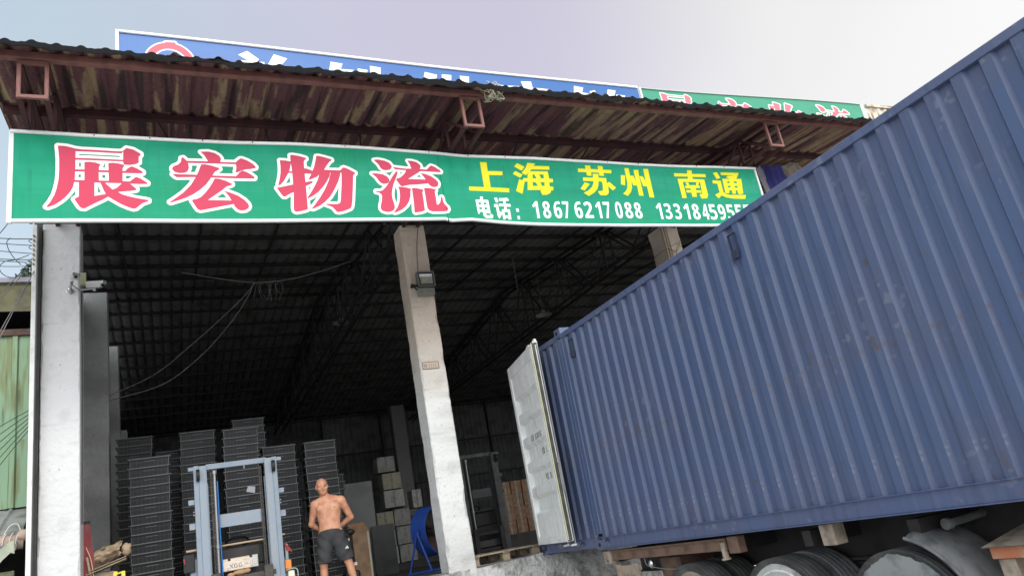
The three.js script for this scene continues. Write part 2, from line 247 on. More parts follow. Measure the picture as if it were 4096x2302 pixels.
// charcoal weather side of the front edge: caps that lie on the ribs
{ const prof = (x) => { const p = (((x + 1.59) % .215) + .215) % .215; let i = 0; while (i < PROF.length - 2 && p > PROF[i + 1][0]) i++; return lerp(PROF[i][1], PROF[i + 1][1], (p - PROF[i][0]) / (PROF[i + 1][0] - PROF[i][0])); };
  // dark weathered lip of the sheets, sagging between the ribs
  const n = 1400, a = -1.60, b = 20; part(wh, 'eave_lip', gridSurf(n, 3, (u, v) => { const x = lerp(a, b, u); const y = roofY(-7.26) - .034 + prof(x) * .75 + (fbm(x * 1.1, -3.6, 3, 0, 131) - .5) * .05 + (vnoise(x * 6, 2, 0, 141) - .5) * .02; return V(x, y - v * (.052 + .045 * vnoise(x * 4.2, 9, 0, 142)) - v * prof(x) * .5, -7.25 + .012 * v + (vnoise(x * 9, 5, 0, 143) - .5) * .03 + (vnoise(x * 30, v * 3, 0, 144) - .5) * .012); }, .007, V(0, 0, 1)), topMat); }
// --- purlins
const PURL = [-7.5, -8.69]; for (let z = -9.72; z > -28.4; z -= .875) PURL.push(z);
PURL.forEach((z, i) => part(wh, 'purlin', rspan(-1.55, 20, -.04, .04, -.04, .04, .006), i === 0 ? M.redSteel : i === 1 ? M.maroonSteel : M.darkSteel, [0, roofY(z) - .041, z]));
// sag rods between the first purlins
for (const x of [.0, 1.25, 2.5, 4.9, 6.15, 7.4, 9.9, 11.1]) part(wh, 'sag_rod', rod(V(x, roofY(-8.69) - .06, -8.66), V(x + .28, roofY(-9.72) - .06, -9.7), .012, 6), M.darkSteel);
for (let x = -.6; x < 14; x += 1.25) part(wh, 'roof_batten', bar(V(x, roofY(-10.8) - .1, -10.8), V(x, roofY(-17.8) - .1, -17.8), .03, .03), M.darkSteel);
// --- lattice trusses
const barGeo = uvBox(new THREE.BoxGeometry(1, 1, 1));
function barPart(parent, name, a, b, w, d, m) { const o = shade(new THREE.Mesh(barGeo, m)); o.name = name; o.position.copy(a).add(b).multiplyScalar(.5); o.quaternion.setFromUnitVectors(V(0, 1, 0), b.clone().sub(a).normalize()); o.scale.set(w, a.distanceTo(b), d); parent.add(o); return o; }
const CH = EYE + 4.915;
[[-1.10, 0], [3.66, 1], [8.76, 2], [13.7, 3]].forEach(([x, id]) => {
  const t = new THREE.Group(); t.name = 'roof_truss'; wh.add(t);
  const zs = [-7.56, -8.15, -8.75, -9.35, -9.95]; const zEnd = id === 0 ? -10.55 : -28.4; for (let z = -10.6; z > zEnd; z -= 1.02) zs.push(z);
  const top = (z) => roofY(z) - .115;
  for (const s of [-1, 1]) {
    const X = x + s * .118;
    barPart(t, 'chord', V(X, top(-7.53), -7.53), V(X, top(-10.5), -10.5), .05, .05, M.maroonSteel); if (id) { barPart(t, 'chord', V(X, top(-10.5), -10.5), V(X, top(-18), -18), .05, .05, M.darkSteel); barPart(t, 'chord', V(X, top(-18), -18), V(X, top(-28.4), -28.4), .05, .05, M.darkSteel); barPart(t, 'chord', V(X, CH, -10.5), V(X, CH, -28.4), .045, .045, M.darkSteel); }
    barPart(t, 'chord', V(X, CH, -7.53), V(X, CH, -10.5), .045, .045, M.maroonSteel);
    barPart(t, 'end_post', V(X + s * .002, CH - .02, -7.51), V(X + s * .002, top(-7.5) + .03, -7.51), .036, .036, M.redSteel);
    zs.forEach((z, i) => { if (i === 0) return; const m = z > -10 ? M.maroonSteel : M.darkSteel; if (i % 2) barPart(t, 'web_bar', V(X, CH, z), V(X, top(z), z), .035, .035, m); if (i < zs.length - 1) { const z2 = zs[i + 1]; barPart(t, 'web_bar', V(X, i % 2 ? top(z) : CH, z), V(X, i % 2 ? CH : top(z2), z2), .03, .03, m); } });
    barPart(t, 'web_bar', V(X, CH, -7.56), V(X, top(-8.15), -8.15), .035, .035, M.maroonSteel);
  }
  barPart(t, 'end_rail', V(x - .135, CH, -7.505), V(x + .135, CH, -7.505), .036, .034, M.redSteel); barPart(t, 'end_rail', V(x - .135, top(-7.5) + .005, -7.505), V(x + .135, top(-7.5) + .005, -7.505), .036, .034, M.redSteel);
  zs.forEach((z, i) => { if (i && i % 2 === 0 && z > -13) barPart(t, 'tie', V(x - .12, CH, z), V(x + .12, CH, z), .03, .03, M.maroonSteel); if (i && i % 2 && z > -13) barPart(t, 'tie', V(x - .12, CH - .0, z), V(x + .12, CH - .0, zs[i + 1] ?? z), .026, .026, M.maroonSteel); });
  
});
// white flashing beside the first column, and the dark slot behind it
part(wh, 'corner_flashing', rspan(-1.475, -1.425, .0, EYE + 4.83, -10.34, -10.30, .006), M.whiteTrim);
part(wh, 'corner_strip', span(-1.425, -1.395, 0, EYE + 4.86, -10.62, -10.44), M.darkSteel);
// capitals under the trusses
for (const x of [3.685, 8.76]) part(wh, 'bearing_plate', rspan(x - .19, x + .19, topC, topC + .03, ZD - .4, ZD - .03), M.darkSteel);

// ================================================================ SIGNS
const GL = {
  zhan: 'M490 1091 L575 1088 L669 1062 L666 938 L666 824 L663 730 L659 637 L642 543 L614 478 L571 413 L522 358 L453 302 L391 274 L380 278 L418 337 L459 429 L482 521 L499 631 L505 771 L504 911 L496 1025Z M669 1062 L735 1054 L1169 1055 L1169 1035 L666 1031Z M1154 1056 L1185 1065 L1224 1107 L1293 1091 L1373 1039 L1373 1016 L1353 998 L1351 912 L1320 889 L1258 873 L1193 874 L1186 904 L1189 1061Z M662 934 L1190 936 L1190 919 L662 914Z M768 881 L823 888 L882 879 L932 859 L915 825 L912 740 L914 612 L768 608Z M659 777 L1034 778 L1033 756 L659 754Z M1169 776 L1211 782 L1230 817 L1277 850 L1334 823 L1393 782 L1393 765 L1333 760 L1169 755Z M1024 881 L1076 888 L1129 882 L1189 866 L1185 846 L1171 817 L1168 611 L1028 616Z M656 632 L1254 635 L1285 667 L1320 702 L1369 684 L1441 629 L1441 616 L1360 610 L656 611Z M710 618 L866 615 L865 420 L997 455 L1015 423 L952 380 L850 318 L764 262 L735 266 L714 288 L664 379 L685 397 L706 407 L710 435Z M932 617 L984 600 L1061 513 L1109 538 L1170 611 L1246 610 L1317 539 L1316 524 L1252 508 L1112 489 L1160 454 L1235 428 L1325 406 L1447 385 L1447 373 L1385 346 L1311 274 L1285 267 L1240 282 L1158 323 L1085 373 L1015 423 L993 454 L968 515 L947 580Z',
  hong: 'M2086 1102 L2173 1108 L2246 1090 L2298 1055 L2320 1019 L2310 974 L2292 949 L2161 943 L2163 975 L2124 1059Z M1852 1001 L1868 1006 L1884 987 L1909 956 L1923 916 L1926 860 L1909 812 L1876 790 L1818 784 L1767 798 L1740 829 L1739 852 L1757 877 L1810 903 L1843 945Z M1899 959 L2166 963 L2293 961 L2524 966 L2523 944 L2292 940 L1911 936Z M2507 966 L2522 988 L2562 1025 L2583 1028 L2651 998 L2717 951 L2746 911 L2741 894 L2685 879 L2622 872 L2565 849 L2509 819 L2495 825 L2509 884Z M1741 764 L2024 760 L2202 755 L2491 757 L2513 774 L2543 820 L2579 844 L2626 827 L2679 792 L2721 753 L2717 736 L2442 731 L2017 734 L1784 725 L1765 739Z M2081 915 L2124 918 L2203 900 L2288 871 L2293 859 L2273 842 L2235 816 L2202 759 L2173 709 L2124 636 L2048 555 L1967 490 L1869 433 L1772 392 L1702 364 L1696 369 L1747 411 L1852 503 L1947 615 L2010 732 L2047 817Z M2233 715 L2280 713 L2359 688 L2434 646 L2433 637 L2416 627 L2368 611 L2318 562 L2126 407 L2426 405 L2448 430 L2447 362 L2319 332 L2186 299 L2087 274 L2041 264 L2016 273 L1998 300 L1950 396 L1964 408 L2003 416 L2056 445 L2111 509 L2167 590 L2204 654Z M2340 539 L2403 520 L2495 479 L2572 420 L2616 365 L2624 329 L2612 301 L2577 277 L2529 269 L2490 284 L2455 327 L2447 362 L2423 405 L2399 460 L2369 508Z',
  wu: 'M3070 1018 L3137 1015 L3211 1002 L3201 966 L3180 877 L3163 837 L3132 781 L3092 709 L3048 657 L3024 646 L3025 664 L3042 715 L3065 826 L3073 936Z M3212 1098 L3240 1102 L3329 1088 L3410 1063 L3411 1051 L3390 1034 L3377 1005 L3375 909 L3375 790 L3374 592 L3371 301 L3353 289 L3298 273 L3222 257 L3200 268 L3194 310 L3214 549 L3219 847 L3211 998Z M3161 853 L3223 854 L3221 835 L3156 835Z M3367 901 L3402 904 L3449 888 L3496 864 L3472 831 L3368 832Z M3000 602 L3216 658 L3210 549 L3151 521 L3094 481 L3074 480 L3050 514Z M3366 694 L3464 715 L3474 704 L3451 681 L3375 642Z M3560 1099 L3589 1103 L3672 1085 L3759 1059 L3760 1049 L3731 1029 L3706 996 L3639 892 L3584 837 L3537 787 L3465 753 L3429 738 L3429 748 L3471 825 L3516 931 L3547 1037Z M3486 874 L3639 892 L3867 890 L3907 931 L3923 938 L3978 917 L4067 863 L4066 851 L4037 821 L4014 650 L3981 425 L3961 337 L3940 309 L3865 277 L3785 256 L3758 260 L3739 287 L3712 326 L3669 348 L3622 367 L3629 373 L3776 370 L3813 386 L3828 422 L3862 646 L3881 808 L3882 865 L3486 838Z M3585 845 L3725 871 L3708 801 L3664 720 L3607 638 L3536 557 L3454 493 L3389 459 L3386 464 L3438 539 L3495 635 L3546 732Z M3743 871 L3869 876 L3851 807 L3812 708 L3749 587 L3682 482 L3604 402 L3522 342 L3443 304 L3430 306 L3476 361 L3556 471 L3630 591 L3692 721Z',
  liu: 'M4369 1074 L4425 1082 L4518 1068 L4581 1040 L4609 996 L4609 968 L4582 934 L4521 918 L4478 926 L4452 949 L4423 1013Z M4313 856 L4375 859 L4468 845 L4523 815 L4550 772 L4542 735 L4509 706 L4457 699 L4422 716 L4397 747 L4368 802Z M4670 901 L4689 898 L4681 869 L4644 787 L4604 705 L4569 608 L4555 529 L4557 465 L4574 371 L4571 320 L4548 289 L4502 265 L4451 262 L4396 279 L4375 310 L4380 353 L4404 431 L4417 502 L4410 533 L4381 560 L4336 571 L4341 580 L4391 578 L4436 593 L4495 654 L4557 744 L4612 826Z M4872 1086 L4933 1085 L4999 1067 L5043 1031 L5050 1007 L5039 973 L5012 947 L4932 948 L4915 964 L4903 984 L4899 1033Z M4631 971 L4831 952 L4930 961 L5013 956 L5143 952 L5189 1000 L5220 1024 L5268 1008 L5324 968 L5355 936 L5349 927 L5155 926 L5040 928 L4828 933 L4664 940Z M4827 952 L5040 928 L4939 862 L4822 785 L5107 786 L5133 729 L4970 708 L4832 696 L4732 670 L4714 672 L4695 700 L4653 775 L4674 788 L4721 806 L4780 856 L4817 907Z M5045 887 L5109 877 L5189 847 L5258 791 L5283 751 L5281 718 L5265 688 L5224 671 L5186 674 L5151 697 L5133 729 L5104 786 L5079 834Z M4671 655 L4715 656 L4796 647 L4853 628 L4836 591 L4825 511 L4795 431 L4749 366 L4674 302 L4596 262 L4558 255 L4568 269 L4620 333 L4656 412 L4680 516 L4683 611Z M4873 641 L4930 644 L5033 621 L5031 608 L5015 580 L5014 443 L5010 291 L4951 270 L4867 257 L4858 269 L4869 376 L4872 552Z M5056 647 L5128 649 L5225 630 L5223 617 L5205 601 L5206 503 L5204 390 L5217 376 L5241 387 L5270 423 L5295 505 L5307 507 L5310 432 L5332 376 L5365 340 L5367 312 L5349 287 L5301 277 L5125 276 L5082 292 L5061 327 L5058 411 L5059 540Z',
  yellow1: 'M6022 1125 L6131 1126 L6123 975 L6367 976 L6359 913 L6131 909 L6120 695 L6430 691 L6420 624 L5762 632 L5766 697 L6013 696Z M6654 1132 L6768 1073 L6704 1006 L6588 1074Z M6593 994 L6706 934 L6654 882 L6542 945Z M6635 852 L6686 836 L6715 875 L6786 874 L6775 818 L6720 816 L6643 605 L6546 652Z M6833 1144 L6959 1133 L6929 1093 L7206 1096 L7197 1034 L6878 1030 L6764 928 L6700 964 L6781 1052Z M6836 995 L7159 1003 L7157 873 L7222 871 L7214 815 L7147 809 L7136 736 L7200 733 L7191 674 L7148 672 L7134 630 L7058 594 L6981 592 L6962 663 L7041 674 L6745 674 L6796 942 L6880 941 L6870 872 L6938 870 L6910 942 L6996 945 L7015 873 L7067 875 L7073 943 L6996 945 L6880 941 L6853 808 L6847 740 L6936 743 L6904 810 L6985 812 L7005 745 L7051 742 L7062 810 L6853 808 L6880 941 L6796 942Z',
  yellow2: 'M7725 1075 L8370 1078 L8361 1019 L7723 1014Z M7875 1139 L7975 1141 L7955 953 L7870 956Z M8118 1141 L8213 1142 L8198 961 L8110 961Z M7785 915 L7976 918 L7987 989 L8094 991 L8080 922 L8228 920 L8216 820 L8229 769 L8212 660 L8190 628 L8144 605 L8038 605 L8012 674 L8108 686 L8128 779 L8131 856 L8064 857 L8047 790 L8005 712 L7937 653 L7824 591 L7742 642 L7841 689 L7915 748 L7957 812 L7968 857 L7777 854Z M7799 826 L7886 804 L7765 684 L7697 713Z M8274 851 L8376 748 L8299 698 L8217 788 L8221 830Z M8540 993 L8622 989 L8573 805 L8497 819Z M8650 1132 L8737 1134 L8728 1006 L8730 888 L8698 757 L8652 678 L8571 608 L8488 641 L8560 695 L8607 754 L8637 853 L8638 983Z M8727 993 L8795 996 L8822 891 L8822 816 L8744 811 L8731 914Z M8833 1110 L8933 1114 L8916 1000 L8895 622 L8808 623 L8822 891Z M8921 994 L8988 993 L9024 891 L9022 808 L8946 803 L8929 895Z M9040 1138 L9140 1139 L9128 968 L9103 594 L9011 595 L9024 891Z',
  yellow3: 'M9973 1150 L10070 1149 L10054 1082 L10346 1079 L10337 1021 L10051 1024 L10042 980 L10287 975 L10277 670 L10238 612 L10117 601 L10091 674 L10161 693 L10181 922 L9809 919 L9794 607 L9701 601 L9721 978 L9939 981 L9948 1025 L9668 1024 L9672 1085 L9957 1083Z M9838 842 L10143 851 L10144 807 L9831 789Z M9830 755 L10148 759 L10147 711 L9826 711Z M9934 853 L10052 857 L10020 633 L9925 627Z M9861 899 L9922 910 L9932 849 L9878 847Z M10100 915 L10158 913 L10120 854 L10070 853Z M10521 1108 L10613 1125 L10652 1014 L10563 988Z M10462 958 L10643 955 L10642 741 L10688 697 L10775 682 L11140 690 L11102 613 L10853 612 L10686 631 L10578 673 L10498 613 L10439 678 L10557 730 L10553 899 L10454 904Z M10695 1124 L11110 1126 L11015 1004 L10912 991 L10789 1023 L10843 1061 L10936 1060 L10955 1070 L10693 1074Z M10693 997 L11125 1003 L11086 716 L10998 700 L10964 722 L10972 776 L10932 779 L10912 707 L10836 710 L10847 773 L10786 776 L10766 717 L10684 715 L10691 993Z',
  white: 'M5913 535 L5960 536 L5959 484 L6041 481 L6042 272 L6031 252 L5963 268 L5971 228 L6018 224 L6047 257 L6081 225 L6056 177 L5947 180 L5914 215 L5914 279 L5867 278 L5857 243 L5831 246 L5829 481 L5908 483Z M6143 520 L6193 529 L6207 456 L6164 439Z M6124 418 L6192 419 L6198 282 L6222 303 L6239 267 L6169 170 L6149 234 L6151 370 L6119 370Z M6223 517 L6370 529 L6394 484 L6326 471 L6327 430 L6407 427 L6402 382 L6329 381 L6326 341 L6377 337 L6372 168 L6323 163 L6317 191 L6272 187 L6271 163 L6232 167 L6240 335 L6285 340 L6290 385 L6205 383 L6206 428 L6286 429 L6287 474 L6218 473Z M6482 355 L6527 356 L6528 299 L6483 298Z M6482 229 L6522 230 L6519 173 L6478 172Z',
  holesE: 'M5868 434 L5911 434 L5909 402 L5870 402Z M5954 435 L5997 436 L5999 404 L5956 403Z M5865 354 L5912 355 L5910 323 L5867 322Z M5955 355 L5994 356 L5996 320 L5956 319Z M6276 291 L6335 288 L6333 236 L6277 235Z',
  holesG: 'M10783 946 L10840 948 L10840 916 L10783 915Z M10940 951 L11001 949 L11001 917 L10934 919Z M10774 860 L10837 862 L10831 831 L10774 829Z M10929 860 L10997 862 L10996 831 L10928 829Z',
};
const DIG = [["1",6761,6862,483,194],["8",6934,7068,483,194],["6",7125,7262,484,194],["7",7289,7402,484,194],["6",7496,7636,485,194],["2",7668,7825,486,194],["1",7882,7984,486,194],["7",8034,8154,486,195],["0",8253,8384,487,195],["8",8435,8583,487,195],["8",8626,8769,488,195],["1",9070,9182,489,195],["3",9236,9384,489,196],["3",9439,9580,490,196],["1",9644,9760,490,196],["8",9825,9980,491,196],["4",10037,10175,491,196],["5",10195,10353,492,196],["9",10392,10543,492,197],["5",10583,10745,493,197],["5",10775,10940,494,197],["5",10971,11137,494,197]];
const GB = {"zhan": [380, 1447, 262, 1107], "hong": [1696, 2746, 264, 1108], "wu": [3000, 4067, 256, 1103], "liu": [4313, 5367, 255, 1086]};
const BW = 'M1027 832 L1150 905 L1294 788 L1241 711 L1160 747Z M1492 894 L1666 845 L1581 729 L1398 709Z M1057 748 L1359 750 L1357 717 L1056 722Z M2258 863 L2426 848 L2379 726 L2226 719Z M2382 756 L2571 757 L2566 716 L2378 715Z M2635 790 L2777 779 L2756 705 L2625 702Z M2818 856 L2976 842 L2960 717 L2809 711Z M3645 842 L3835 809 L3806 721 L3610 732Z M3909 827 L4064 829 L4048 735 L3899 730Z M4201 832 L4352 831 L4333 720 L4192 724Z M5231 837 L5415 851 L5423 683 L5265 691Z M4876 731 L5212 741 L5731 735 L5720 689 L4867 686Z M6198 848 L6369 829 L6300 677 L6162 692Z M6314 734 L6476 721 L6466 678 L6303 691Z M6474 769 L6580 801 L6612 706 L6494 681Z M6844 840 L7000 832 L6939 707 L6796 708Z M6994 755 L7167 750 L7157 712 L6983 711Z';

const TOP = [[17, 1267], [747, 1262], [1495, 1265], [2389, 1270], [3192, 1282], [4058, 1279], [4933, 1256], [5319, 1250], [5754, 1225], [6812, 1235], [7715, 1220], [8936, 1223], [10268, 1231], [11515, 1241]];
const BOT = [[17, 80], [720, 84], [1743, 91], [2626, 104], [3584, 117], [4270, 125], [5290, 136], [5391, 109], [5707, 129], [6164, 101], [6787, 75], [7443, 61], [8370, 51], [9369, 63], [10166, 70], [11515, 81]];
const poly = (P, x) => { let i = 0; while (i < P.length - 2 && x > P[i + 1][0]) i++; return lerp(P[i][1], P[i + 1][1], clamp((x - P[i][0]) / (P[i + 1][0] - P[i][0]))); };
const SS = 8.12 / 9.2, SX = -1.56 * SS, SY = EYE + 4.26 * SS, SZ = -8.12;     // the artwork is drawn in mm of a board that is SS times smaller in the place
function paintSign(c, W, H, xa, xb, toned) {
  const k = W / (xb - xa); c.fillStyle = toned; c.fillRect(0, 0, W, H);
  for (let i = 0; i < 260; i++) { c.fillStyle = `rgba(${rnd() > .5 ? '255,255,255' : '0,40,20'},${rr(.006, .02)})`; const w = rr(60, 500); c.fillRect(rr(-100, W), rr(0, H), w, rr(20, 160)); }
  for (let i = 0; i < 110; i++) { const x = rr(0, W), y = rr(-20, H * .5), h = rr(40, 320); const g = c.createLinearGradient(0, y, 0, y + h); g.addColorStop(0, `rgba(30,50,40,${rr(.03, .12)})`); g.addColorStop(1, 'rgba(30,50,40,0)'); c.fillStyle = g; c.fillRect(x, y, rr(2, 9), h); }
  c.save(); c.setTransform(k, 0, 0, -H / 1360, -xa * k, H);
  const red = new Path2D([GL.zhan, GL.hong, GL.wu, GL.liu].join(' '));
  c.lineJoin = 'round'; c.strokeStyle = 'rgba(0,60,40,.35)'; c.lineWidth = 96; c.stroke(red); c.strokeStyle = '#f3f4ee'; c.lineWidth = 84; c.stroke(red); c.fillStyle = '#cb4660'; c.fill(red); c.lineWidth = 7; c.strokeStyle = '#a83a62'; c.stroke(red); c.fill(red);
  const yel = new Path2D([GL.yellow1, GL.yellow2, GL.yellow3].join(' ')); c.lineWidth = 8; c.strokeStyle = '#8aa22a'; c.stroke(yel); c.fillStyle = '#ece02e'; c.fill(yel); c.fillStyle = toned; c.fill(new Path2D(GL.holesG));
  const wh2 = new Path2D(GL.white); c.fillStyle = '#f2faf4'; c.lineWidth = 10; c.strokeStyle = 'rgba(40,110,80,.5)'; c.stroke(wh2); c.fill(wh2); c.fillStyle = toned; c.fill(new Path2D(GL.holesE));
  c.restore();
  c.font = 'bold 200px sans-serif'; c.textBaseline = 'alphabetic';
  for (const [ch, a, b, t, o] of DIG) { const m = c.measureText(ch), gw = m.actualBoundingBoxLeft + m.actualBoundingBoxRight, gh = m.actualBoundingBoxAscent + m.actualBoundingBoxDescent; c.save(); c.translate((a - xa) * k, H - o * H / 1360); c.scale((b - a) * k / gw, (t - o) * H / 1360 / gh); c.transform(1, 0, -.05, 1, 0, 0); c.translate(m.actualBoundingBoxLeft, -m.actualBoundingBoxDescent); c.lineWidth = 6; c.strokeStyle = 'rgba(40,110,80,.5)'; c.strokeText(ch, 0, 0); c.fillStyle = '#f2faf4'; c.fillText(ch, 0, 0); c.restore(); }
}
const sign = thing('green_signboard', 'long green banner signboard with pink and yellow Chinese characters and phone numbers above the bays', 'signboard', [SX, SY, SZ]); sign.scale.setScalar(SS);
{
  const wob = (x, y) => .012 * Math.sin(x * 1.7 + y) + (fbm(x * .9, y * 1.2, 3, 0, 151) - .5) * .05 * smooth(0, .5, y) + .03 * Math.exp(-(((x - 5.6) / .5) ** 2)) * (1 - y);
  const panel = (xa, xb, nm) => { const W = 2048, H = 512; const t = canvasTex(W, H, (c) => paintSign(c, W, H, xa, xb, '#10936f'));
    const g = gridSurf(120, 24, (u, v) => { const x = lerp(xa, xb, u), y0 = poly(BOT, x) + 16, y1 = poly(TOP, x) - 16, y = lerp(y0, y1, v); return V(x / 1000, y / 1000, wob(x / 1000, v)); }, 0, V(0, 0, 1));
    const p = g.attributes.position, uv = g.attributes.uv; for (let i = 0; i < p.count; i++) uv.setXY(i, (p.getX(i) * 1000 - xa) / (xb - xa), p.getY(i) * 1000 / 1360);
    part(sign, nm, g, new THREE.MeshPhysicalMaterial({ roughness: .62, specularIntensity: .45, side: THREE.DoubleSide, map: t, bumpMap: bumpTex, bumpScale: .002 })); };
  panel(17, 5340, 'banner'); panel(5344, 11515, 'banner');
  const strip = (P, xa, xb, dy) => gridSurf(140, 2, (u, v) => { const x = lerp(xa, xb, u); return V(x / 1000, (poly(P, x) + dy) / 1000 + (v - .5) * .044, .022 + wob(x / 1000, dy > 0 ? 0 : 1) + .004 * Math.sin(v * Math.PI)); }, -.03, V(0, 0, 1));
  part(sign, 'frame_top', strip(TOP, 0, 11532, -12), M.white); part(sign, 'frame_bottom', strip(BOT, 0, 5330, 12), M.white); part(sign, 'frame_bottom', strip(BOT, 5350, 11532, 12), M.white);
  part(sign, 'frame_side', rspan(-.012, .038, .06, 1.27, -.012, .03), M.white); part(sign, 'frame_side', rspan(11.49, 11.53, .06, 1.245, -.012, .03), M.white);
  for (let x = .25; x < 11.4; x += .62) part(sign, 'screw', disc(.008, .01, x, (poly(TOP, x * 1000) - 12) / 1000, .032, 'z', 8), M.darkSteel);
  for (let x = .2; x < 11.4; x += 1.4) part(sign, 'brace', span(x, x + .03, .1, 1.24, -.09, -.04), M.darkSteel);
  part(sign, 'back_rail', span(0, 11.5, .22, .25, -.13, -.09), M.darkSteel); part(sign, 'back_rail', span(0, 11.5, 1.10, 1.13, -.13, -.09), M.darkSteel);
}
// --- signs standing on the roof
const ZB = -8.8, BY = EYE + 5.8;
const blue = thing('blue_rooftop_sign', 'long blue sign with a red ring emblem and white characters standing on the roof', 'rooftop sign', [0, BY, ZB]);
{
  const xa = -.41, xb = 7.46, W = 2048, H = 256, hh = 1.02; const t = canvasTex(W, H, (c) => { const k = W / (xb - xa); c.fillStyle = '#1f5fa6'; c.fillRect(0, 0, W, H);
    for (let i = 0; i < 120; i++) { c.fillStyle = `rgba(${rnd() > .5 ? '255,255,255' : '0,10,60'},${rr(.006, .02)})`; c.fillRect(rr(-100, W), rr(0, H), rr(60, 400), rr(20, 120)); }
    c.save(); c.setTransform(k / 1000, 0, 0, -H / (hh * 1000), -xa * k, H);
    c.fillStyle = '#f2f2f0'; c.fill(new Path2D(BW));
    // ring emblem: only its crown shows over the eave
    const cx = 198, cy = 625, R = 297; c.lineJoin = 'round';
    c.beginPath(); c.arc(cx, cy, 240, 0, 7); c.lineWidth = 128; c.strokeStyle = '#fff'; c.stroke(); c.beginPath(); c.moveTo(120, 880); c.lineTo(145, 925); c.lineTo(265, 935); c.lineTo(290, 880); c.closePath(); c.lineWidth = 34; c.stroke();
    c.beginPath(); c.arc(cx, cy, 240, 0, 7); c.lineWidth = 92; c.strokeStyle = '#cf4058'; c.stroke(); c.beginPath(); c.moveTo(120, 860); c.lineTo(147, 920); c.lineTo(263, 928); c.lineTo(290, 860); c.closePath(); c.fillStyle = '#cf4058'; c.fill();
    c.restore(); });
  const tp = (x) => lerp(1.010, .935, smooth(-.4, 5, x));
  const g = gridSurf(40, 2, (u, v) => { const x = lerp(xa, xb, u); return V(x, lerp(.12, tp(x), v), 0); }, 0, V(0, 0, 1)); { const p = g.attributes.position, uv = g.attributes.uv; for (let i = 0; i < p.count; i++) uv.setXY(i, (p.getX(i) - xa) / (xb - xa), p.getY(i) / hh); }
  part(blue, 'panel', g, mat(lin(1, 1, 1), .4, { map: t }));
  part(blue, 'frame_top', gridSurf(40, 1, (u, v) => { const x = lerp(xa - .01, xb, u); return V(x, tp(x) - .018 + v * .036, .02); }, -.035, V(0, 0, 1)), M.white);
  part(blue, 'frame_side', rspan(xa - .012, xa + .028, .1, 1.0, -.015, .022), M.white);
  for (let x = 0; x < 7.4; x += 1.8) part(blue, 'strut', bar(V(x, -.15, -.5), V(x, .7, -.03), .04), M.darkSteel);
}
const green2 = thing('green_rooftop_sign', 'shorter green sign with pale red characters on the roof right of the blue sign', 'rooftop sign', [0, BY, ZB]);
{
  const xa = 7.49, xb = 12.9, W = 2048, H = 384, hh = 1.12; const t = canvasTex(W, H, (c) => { const k = W / (xb - xa); c.fillStyle = '#249070'; c.fillRect(0, 0, W, H);
    for (let i = 0; i < 120; i++) { c.fillStyle = `rgba(255,255,255,${rr(.006, .02)})`; c.fillRect(rr(-100, W), rr(0, H), rr(60, 400), rr(20, 120)); }
    // the same four characters, at the size they have on this board
    [['zhan', .88, 7.84, 8.62], ['hong', .885, 9.05, 9.95], ['wu', .90, 10.33, 11.24], ['liu', .94, 11.59, 12.5]].forEach(([id, yT, x0, x1]) => { const b = GB[id]; c.save(); const s = (x1 - x0) / (b[1] - b[0]); c.setTransform(k * s, 0, 0, -H / hh * s, (x0 - xa) * k - b[0] * k * s, H - H / hh * yT + H / hh * s * b[3]);
      const p = new Path2D(GL[id]); c.lineJoin = 'round'; c.strokeStyle = '#e8ebe0'; c.lineWidth = 56; c.stroke(p); c.fillStyle = '#d8697a'; c.fill(p); c.restore(); }); });
  const tp = (x) => lerp(.925, 1.055, smooth(7.4, 12.9, x));
  const g = gridSurf(40, 2, (u, v) => { const x = lerp(xa, xb, u); return V(x, lerp(.12, tp(x), v), 0); }, 0, V(0, 0, 1)); { const p = g.attributes.position, uv = g.attributes.uv; for (let i = 0; i < p.count; i++) uv.setXY(i, (p.getX(i) - xa) / (xb - xa), p.getY(i) / hh); }
  part(green2, 'panel', g, mat(lin(1, 1, 1), .4, { map: t })); const grey = mat(srgb(190, 200, 195), .5);
  part(green2, 'frame_top', gridSurf(40, 1, (u, v) => { const x = lerp(xa, xb, u); return V(x, tp(x) - .008 + v * .016, .018); }, -.03, V(0, 0, 1)), grey);
  part(green2, 'frame_side', rspan(xa - .005, xa + .03, .1, .93, -.015, .022), M.white); part(green2, 'frame_side', rspan(xb - .02, xb + .1, .1, 1.05, -.015, .012), grey);
  for (let x = 7.8; x < 12.8; x += 1.8) part(green2, 'strut', bar(V(x, -.15, -.5), V(x, .7, -.03), .04), M.darkSteel);
}
single('sheet_parapet', 'stained cream corrugated sheet at the right end of the rooftop signs', 'metal sheet', merge([wallPanel(2.6, .9), span(0, 2.6, .9, .96, -.02, .05)]), grimy([.62, .58, .48], [.25, .16, .09], .9, .7, 1.0, 163), [13.03, BY + .1, ZB]);
